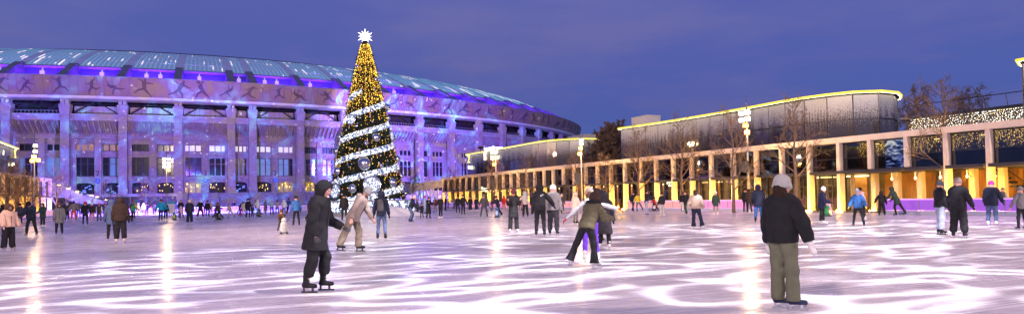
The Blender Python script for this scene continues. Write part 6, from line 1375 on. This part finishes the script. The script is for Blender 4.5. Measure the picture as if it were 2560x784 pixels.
# ---- left crowd
G2 = [
 (50, 560, 508, 200, 'wait', ('dgrey', 'j'), (bk, 'n'), ('b', bk), bk, 'man in dark jacket and black cap behind the navy puffer', {}),
 (5, 562, 511, 40, 'wait', (bk, 'j'), (bk, 'n'), ('h', bk), bk, 'person in black hood beside the peach puffer', {}),
 (168, 550, 507, 170, 'stand', ('dgrey', 'j'), (bk, 'n'), ('p', 'white'), bk, 'person in dark jacket and white pompom hat beside orange trousers', {}),
 (184, 551, 503, 180, 'arms', ('beige', 'p'), ('orange', 's'), ('b', bk), bk, 'person in beige jacket and bright orange trousers', dict(aL=(4, 34, 30), aR=(4, 34, 30))),
 (196, 543, 506, 160, 'stand', ('grey', 'j'), ('denim', 'n'), ('n', 'brown'), bk, 'person in grey jacket behind the orange trousers', {}),
 (213, 562, 504, 178, 'stand', (bk, 'c'), (bk, 'n'), ('b', 'red'), bk, 'person in black coat and bright red hat', dict(aL=(6, 24, 16))),
 (230, 555, 507, 184, 'stand', ('dbrown', 'j'), ('pink', 's'), ('b', 'white'), 'white', 'person in pink trousers, brown jacket and white hat', {}),
 (248, 554, 508, 186, 'stand', ('brown', 'j'), ('grey', 'w'), ('n', 'brown'), bk, 'person in brown vest with white sleeves and wide grey trousers', dict(sleeve='white')),
 (262, 550, 509, 30, 'wait', ('denim', 'j'), (bk, 'n'), ('b', 'red'), bk, 'small figure in blue with red hat behind the brown vest', {}),
 (326, 555, 503, 60, 'glide', ('green', 'p'), (bk, 'n'), ('b', 'green'), bk, 'skater in bright green jacket and green hat leaning forward', dict(sleeve='yellow', lean=18)),
 (333, 547, 501, 10, 'stand', ('dgrey', 'c'), (bk, 'n'), ('b', 'red'), bk, 'person in dark coat and red hat beside the green jacket', {}),
 (345, 538, 508, 90, 'stand', ('lpink', 'p'), ('pink', 's'), ('b', 'lpink'), 'white', 'child in pale pink near the pink-lit tree', {}),
 (359, 538, 507, 180, 'stand', ('cream', 'c'), ('cream', 'n'), ('h', 'cream'), 'white', 'person in long cream coat beside the pink-lit tree', {}),
 (367, 537, 508, 180, 'stand', (bk, 'j'), (bk, 'n'), ('b', bk), bk, 'person in black between the cream coat and the red child', {}),
 (377, 536, 514, 160, 'stand', ('red', 'p'), ('red', 'n'), ('b', 'brown'), bk, 'small child in red snowsuit', {}),
 (386, 536, 507, 10, 'stand', ('dgrey', 'j'), (bk, 'n'), ('n', 'hair'), bk, 'person in dark grey behind the turquoise jacket', {}),
 (401, 553, 498, 20, 'glide', ('teal', 'p'), (bk, 'n'), ('b', 'dbrown'), bk, 'man in bright turquoise jacket and black trousers', dict(lean=6, Rr=(-18, 6, 6))),
 (414, 552, 505, 30, 'stand', ('dnavy', 'j'), (bk, 'n'), ('b', 'teal'), 'white', 'person with turquoise backpack beside the turquoise jacket', dict(pack='teal')),
 (426, 537, 504, 180, 'stand', ('maroon', 'p'), ('denim', 'n'), ('n', 'hair'), bk, 'person in maroon jacket and jeans under the information board', {}),
 (436, 536, 505, 200, 'stand', (bk, 'c'), (bk, 'n'), ('b', bk), bk, 'person in long black coat next to the maroon jacket', {}),
 (444, 535, 504, 170, 'stand', ('dnavy', 'c'), (bk, 'n'), ('b', 'dgrey'), bk, 'person in long navy coat near the maroon jacket', {}),
 (453, 545, 499, 350, 'wait', ('bcoat', 'c'), (bk, 'n'), ('b', 'beige'), bk, 'adult in dark coat and beige hat behind the child with the green aid', {}),
 (456, 549, 515, 330, 'push', ('lpink', 'p'), ('grey', 's'), ('h', 'lpink'), 'pink', 'small child in pink coat pushing a green and yellow skating aid', dict(lean=10)),
 (474, 559, 499, 6, 'stand', ('dnavy', 'p'), ('dnavy', 'w'), ('b', 'cream'), 'white', 'person from behind in navy puffer and wide navy trousers, cream hat, white skates', dict(fat=1.15)),
 (501, 543, 499, 176, 'wide', (bk, 'c'), ('maroon', 'w'), ('b', 'white'), bk, 'person in black coat with white headband and maroon trousers', {}),
 (511, 534, 503, 90, 'stand', ('dgrey', 'j'), (bk, 'n'), ('n', 'hair'), bk, 'person in dark grey beside the white headband', {}),
 (519, 542, 501, 20, 'stand', ('bcoat', 'j'), (bk, 'n'), ('b', 'dbrown'), bk, 'person in dark jacket and brown hat, hands at sides, left of the leaning child', {}),
 (527, 535, 504, 180, 'stand', ('lpink', 'p'), ('pink', 'n'), ('h', 'lpink'), 'white', 'person in pale pink hooded coat behind dark jackets', {}),
 (535, 547, 507, 70, 'push', ('navy', 'p'), ('dgrey', 's'), ('b', bk), bk, 'child in navy jacket leaning over a black skating aid', dict(lean=22)),
 (544, 535, 503, 180, 'stand', ('tan', 'j'), (bk, 'n'), ('b', 'orange'), bk, 'person in tan jacket with orange hat behind the leaning child', {}),
 (553, 548, 513, 300, 'push', ('brown', 'c'), ('dbrown', 's'), ('h', 'brown'), bk, 'small child in brown hooded coat beside the black skating aid', dict(lean=8)),
 (579, 545, 508, 300, 'glide', ('camo', 'p'), ('camo', 's'), ('b', 'magenta'), bk, 'child in mottled beige snowsuit and magenta hat, striding', dict(Rr=(-32, 8, 6), L=(12, 4, 10))),
 (584, 531, 501, 10, 'stand', (bk, 'j'), (bk, 'n'), ('b', bk), bk, 'person in black behind the striding child', {}),
 (596, 535, 503, 80, 'bend', ('navy', 'j'), ('navy', 'n'), ('n', 'hair'), bk, 'person in navy bending towards the magenta child', {}),
 (599, 542, 514, 80, 'push', ('magenta', 'p'), ('magenta', 's'), ('b', 'magenta'), bk, 'small child in magenta snowsuit', dict(lean=20)),
 (610, 542, 503, 10, 'stand', ('cream', 'c'), ('camo', 'n'), ('n', 'brown'), bk, 'person in cream coat beside the tall man in black', {}),
 (620, 545, 496, 20, 'stand', (bk, 'j'), (bk, 'n'), ('b', bk), bk, 'tall man all in black before the stadium steps', {}),
 (631, 542, 511, 200, 'stand', ('dgreen', 'p'), (bk, 's'), ('b', 'dgreen'), bk, 'child in dark green snowsuit beside the tall man in black', {}),
 (648, 541, 499, 340, 'push', ('white', 'p'), ('lblue', 'n'), ('h', 'white'), bk, 'person in white hooded jacket pushing a dark skating aid', dict(lean=16)),
 (640, 533, 500, 200, 'stand', ('camo', 'j'), (bk, 'n'), ('b', bk), bk, 'person in beige with black beanie behind the white hood', {}),
 (663, 537, 497, 100, 'stand', ('beige', 'L'), ('beige', 'n'), ('p', 'cream'), 'white', 'slim person in long beige coat and cream pompom hat', {}),
 (680, 538, 497, 350, 'wait', ('lblue', 'p'), (bk, 'n'), ('p', 'white'), bk, 'person in pale blue jacket and white pompom hat', {}),
 (693, 535, 500, 10, 'arms', ('lpink', 'j'), (bk, 'n'), ('n', 'hair'), bk, 'person in pinkish jacket with arms spread', {}),
 (710, 540, 498, 20, 'wait', ('white', 'p'), ('grey', 'n'), ('h', 'white'), bk, 'person in white hooded puffer beside the blue jacket', {}),
 (717, 534, 495, 40, 'bend', ('blue', 'j'), (bk, 'n'), ('b', bk), bk, 'person in blue jacket leaning beside the white hooded puffer', dict(lean=16)),
 # ---- middle
 (1043, 537, 498, 100, 'stand', ('dgreen', 'c'), (bk, 'n'), ('n', 'brown'), bk, 'person in dark green coat behind the crouching man', {}),
 (1055, 545, 507, 330, 'wait', (bk, 'c'), (bk, 'n'), ('b', bk), bk, 'short person in black coat beside the long-coated photographer', {}),
 (1062, 535, 489, 90, 'stand', ('lblue', 'j'), ('lblue', 'n'), ('b', 'red'), bk, 'person in pale blue with a red hat near the footbridge', {}),
 (1071, 547, 492, 140, 'phone', (bk, 'L'), (bk, 'n'), ('n', 'hair'), bk, 'woman in very long black coat taking a picture', dict(phone=True, glove='skin')),
 (1088, 532, 493, 200, 'stand', ('maroon', 'j'), ('grey', 'n'), ('n', 'hair'), bk, 'person in maroon jacket and grey trousers near the footbridge', {}),
 (1102, 547, 488, 215, 'wait', (bk, 'j'), (bk, 'n'), ('b', 'white'), 'white', 'person in black jacket with white hat near the footbridge', {}),
 (1113, 527, 491, 90, 'arms', (bk, 'j'), (bk, 'n'), ('n', 'hair'), bk, 'person in black with arms stretched before the arcade end', {}),
 (1120, 520, 496, 90, 'stand', ('yellow', 'j'), (bk, 'n'), ('b', bk), bk, 'person in yellow vest before the arcade end', {}),
 (1137, 522, 494, 180, 'arms', ('beige', 'p'), (bk, 'n'), ('b', 'dgrey'), bk, 'person in beige with arms stretched before the lilac barrier', {}),
 (1145, 533, 489, 170, 'stand', (bk, 'j'), (bk, 'n'), ('h', bk), bk, 'slim person in black hood before the lilac barrier', {}),
 (1158, 537, 486, 20, 'stand', (bk, 'j'), (bk, 'n'), ('b', bk), bk, 'tall person in black seen from behind, next to the slim black hood', dict(aR=(6, 28, 10))),
 (1176, 529, 492, 190, 'stand', (bk, 'L'), (bk, 'n'), ('n', 'hair'), 'white', 'woman in black ankle-length coat beside the orange figure', dict(hem=-.62)),
 (1182, 519, 493, 10, 'stand', ('orange', 'j'), (bk, 'n'), ('n', 'brown'), bk, 'person in bright orange between the two long black coats', {}),
 (1191, 529, 492, 20, 'stand', ('dnavy', 'L'), (bk, 'n'), ('b', bk), 'white', 'woman in dark navy ankle-length coat and dark beanie', dict(hem=-.62)),
 (1210, 543, 486, 178, 'wide', ('dgrey', 'p'), ('dgrey', 'n'), ('b', 'grey'), bk, 'man in dark grey padded jacket facing the camera before the smaller pavilion', {}),
 (1224, 531, 491, 275, 'glide', ('blue', 'j'), ('blue', 'n'), ('n', 'hair'), bk, 'skater in bright blue leaning, one leg behind', dict(Rr=(-34, 4, 4), lean=8)),
 (1229, 521, 498, 180, 'arms', ('brown', 'j'), ('brown', 'n'), ('n', 'brown'), bk, 'child in brown with arms stretched', {}),
 (1251, 542, 489, 250, 'push', ('dnavy', 'p'), ('dnavy', 's'), ('b', 'maroon'), bk, 'person in navy bending over a blue skating aid', dict(lean=14)),
 (1260, 525, 489, 10, 'stand', ('red', 'j'), ('red', 'n'), ('h', 'red'), bk, 'skater all in red before the salmon barrier', {}),
 (1301, 527, 490, 10, 'stand', ('red', 'c'), ('grey', 'n'), ('n', 'hair'), bk, 'person in red coat behind the woman with the phone', {}),
 (1314, 543, 478, 350, 'wait', ('lgrey', 'j'), (bk, 's'), ('h', 'lgrey'), bk, 'person in grey hooded jacket and black trousers holding up a phone', dict(aR=(120, 10, 10), phone=True)),
 (1333, 537, 486, 10, 'stand', (bk, 'j'), (bk, 'n'), ('b', 'lblue'), bk, 'person in black with pale hat behind the couple', {}),
 (1405, 533, 485, 176, 'stand', ('dgrey', 'j'), (bk, 'n'), ('b', 'cream'), 'white', 'child in dark jacket and cream hat before the salmon barrier', {}),
 # ---- right
 (1582, 529, 479, 40, 'walk', ('dnavy', 'j'), ('dgrey', 'n'), ('b', 'dnavy'), bk, 'skater in navy jacket beside the orange cone', {}),
 (1600, 529, 483, 330, 'glide', ('yellow', 'j'), ('denim', 'n'), ('n', 'brown'), bk, 'person in yellow green vest gliding behind the man in pale jeans', {}),
 (1616, 538, 475, 80, 'stand', (bk, 'j'), ('ljean', 'w'), ('n', 'hair'), bk, 'man in black jacket and pale jeans reaching out to a child', dict(aL=(4, 10, 10), aR=(62, 10, 10))),
 (1641, 527, 492, 300, 'push', ('red', 'j'), (bk, 's'), ('b', bk), bk, 'small child in red holding a black penguin skating aid', dict(lean=6)),
 (1656, 541, 481, 320, 'stand', (bk, 'p'), ('lgrey', 'w'), ('b', bk), 'white', 'woman in shiny black puffer and pale wide trousers', {}),
 (1671, 519, 481, 170, 'stand', ('tan', 'j'), (bk, 'n'), ('b', 'peach'), bk, 'onlooker in tan standing behind the barrier under the neon sign', {}),
 (1707, 529, 480, 20, 'walk', (bk, 'j'), ('white', 'n'), ('n', 'hair'), 'white', 'person in black top and white trousers by the pale-trunked tree', {}),
 (1716, 536, 478, 200, 'walk', (bk, 'j'), ('dgreen', 'n'), ('n', 'hair'), bk, 'person in black jacket and green trousers skating beside the white trousers', {}),
 (1790, 538, 478, 10, 'stand', ('dgreen', 'c'), ('tan', 'n'), ('p', 'white'), 'white', 'woman in dark green coat and white pompom hat with white skates', {}),
 (1864, 531, 471, 20, 'stand', (bk, 'j'), (bk, 'n'), ('b', bk), bk, 'person in black jacket under the loudspeaker, nearer the pink barrier', {}),
 (1874, 531, 472, 340, 'stand', ('dbrown', 'c'), (bk, 'n'), ('h', 'dbrown'), bk, 'person in dark brown hooded coat leaning against the black jacket under the loudspeaker', {}),
]
for a in G2: person(*a)
# two people on the footbridge
for x_, lab in ((1048, 'tiny dark figure standing on the footbridge near its ramp'), (1073, 'tiny dark figure standing on the footbridge by its railing')):
    q_ = atd(x_, 456, 125.5); q_.z = zrow(q_, 455.5); person(x_, 455.5, 445, 180, 'stand', (bk, 'j'), (bk, 'n'), ('b', bk), bk, lab, z0=q_.z, loc=q_)
# ------------------------------------------------------------------ skating aids
def aid(x, yf, yt, face, c1, c2, label, kind=0):
    base = ground(x, yf); h = zrow(base, yt); az = math.atan2(base.x, base.y)+R(face)
    E = bpy.data.objects.new('skating_aid', None); COL.objects.link(E); E.location = base; E.rotation_euler = (0, 0, -az); E['_local'] = 1; tag(E, label, 'skating aid'); s = h/.95; v = .02
    b_ = SDF(); b_.seg((0, 0, .25*s), (0, -.02*s, .55*s), .21*s, .17*s, .06); mm = b_.mesh('body', v); mm.materials.append(cloth(c1, 'b')); link('body', mm, E)
    b_ = SDF(); b_.ball((0, .03*s, .76*s), .14*s); b_.seg((0, .13*s, .75*s), (0, .22*s, .73*s), .05*s, .02*s, .03); mm = b_.mesh('head', v); mm.materials.append(cloth(c1, 'b')); link('head', mm, E)
    b_ = SDF(); b_.seg((0, .06*s, .28*s), (0, .05*s, .52*s), .165*s, .13*s, .05); mm = b_.mesh('belly', v); mm.materials.append(cloth(c2, 'b')); link('belly', mm, E)
    for sg in (-1, 1):
        b_ = MB(); b_.tube([(sg*.13*s, -.02*s, .70*s), (sg*.24*s, -.10*s, .78*s), (sg*.26*s, -.2*s, .80*s)], .022*s, 7); link_ = obj('handle', b_, M_dark, E, smooth=True)
        b_ = MB(); b_.box(sg*.16*s-.04*s, sg*.16*s+.04*s, -.34*s, .34*s, .0, .05*s); b_.box(sg*.16*s-.05*s, sg*.16*s+.05*s, -.20*s, .24*s, .05*s, .10*s); obj('runner', b_, M_dark, E)
    del E['_local']
aid(710, 584, 541, 175, 'silver', 'lgrey', 'silver penguin skating aid held by the child in brown')
aid(1243, 543, 517, 200, 'blue', 'lblue', 'blue penguin skating aid on the ice before the salmon barrier')
aid(1636, 527, 502, 180, bk, 'white', 'black penguin skating aid beside the small child in red')
aid(547, 549, 524, 150, bk, 'grey', 'black skating aid between the two leaning children')
aid(648, 542, 520, 170, 'dgrey', 'grey', 'dark grey skating aid pushed by the white hooded skater')
aid(436, 549, 529, 200, 'green', 'yellow', 'green and yellow skating aid pushed by the small pink child')
aid(2068, 540, 511, 90, 'green', 'orange', 'green and orange skating aid under the pale pink child')
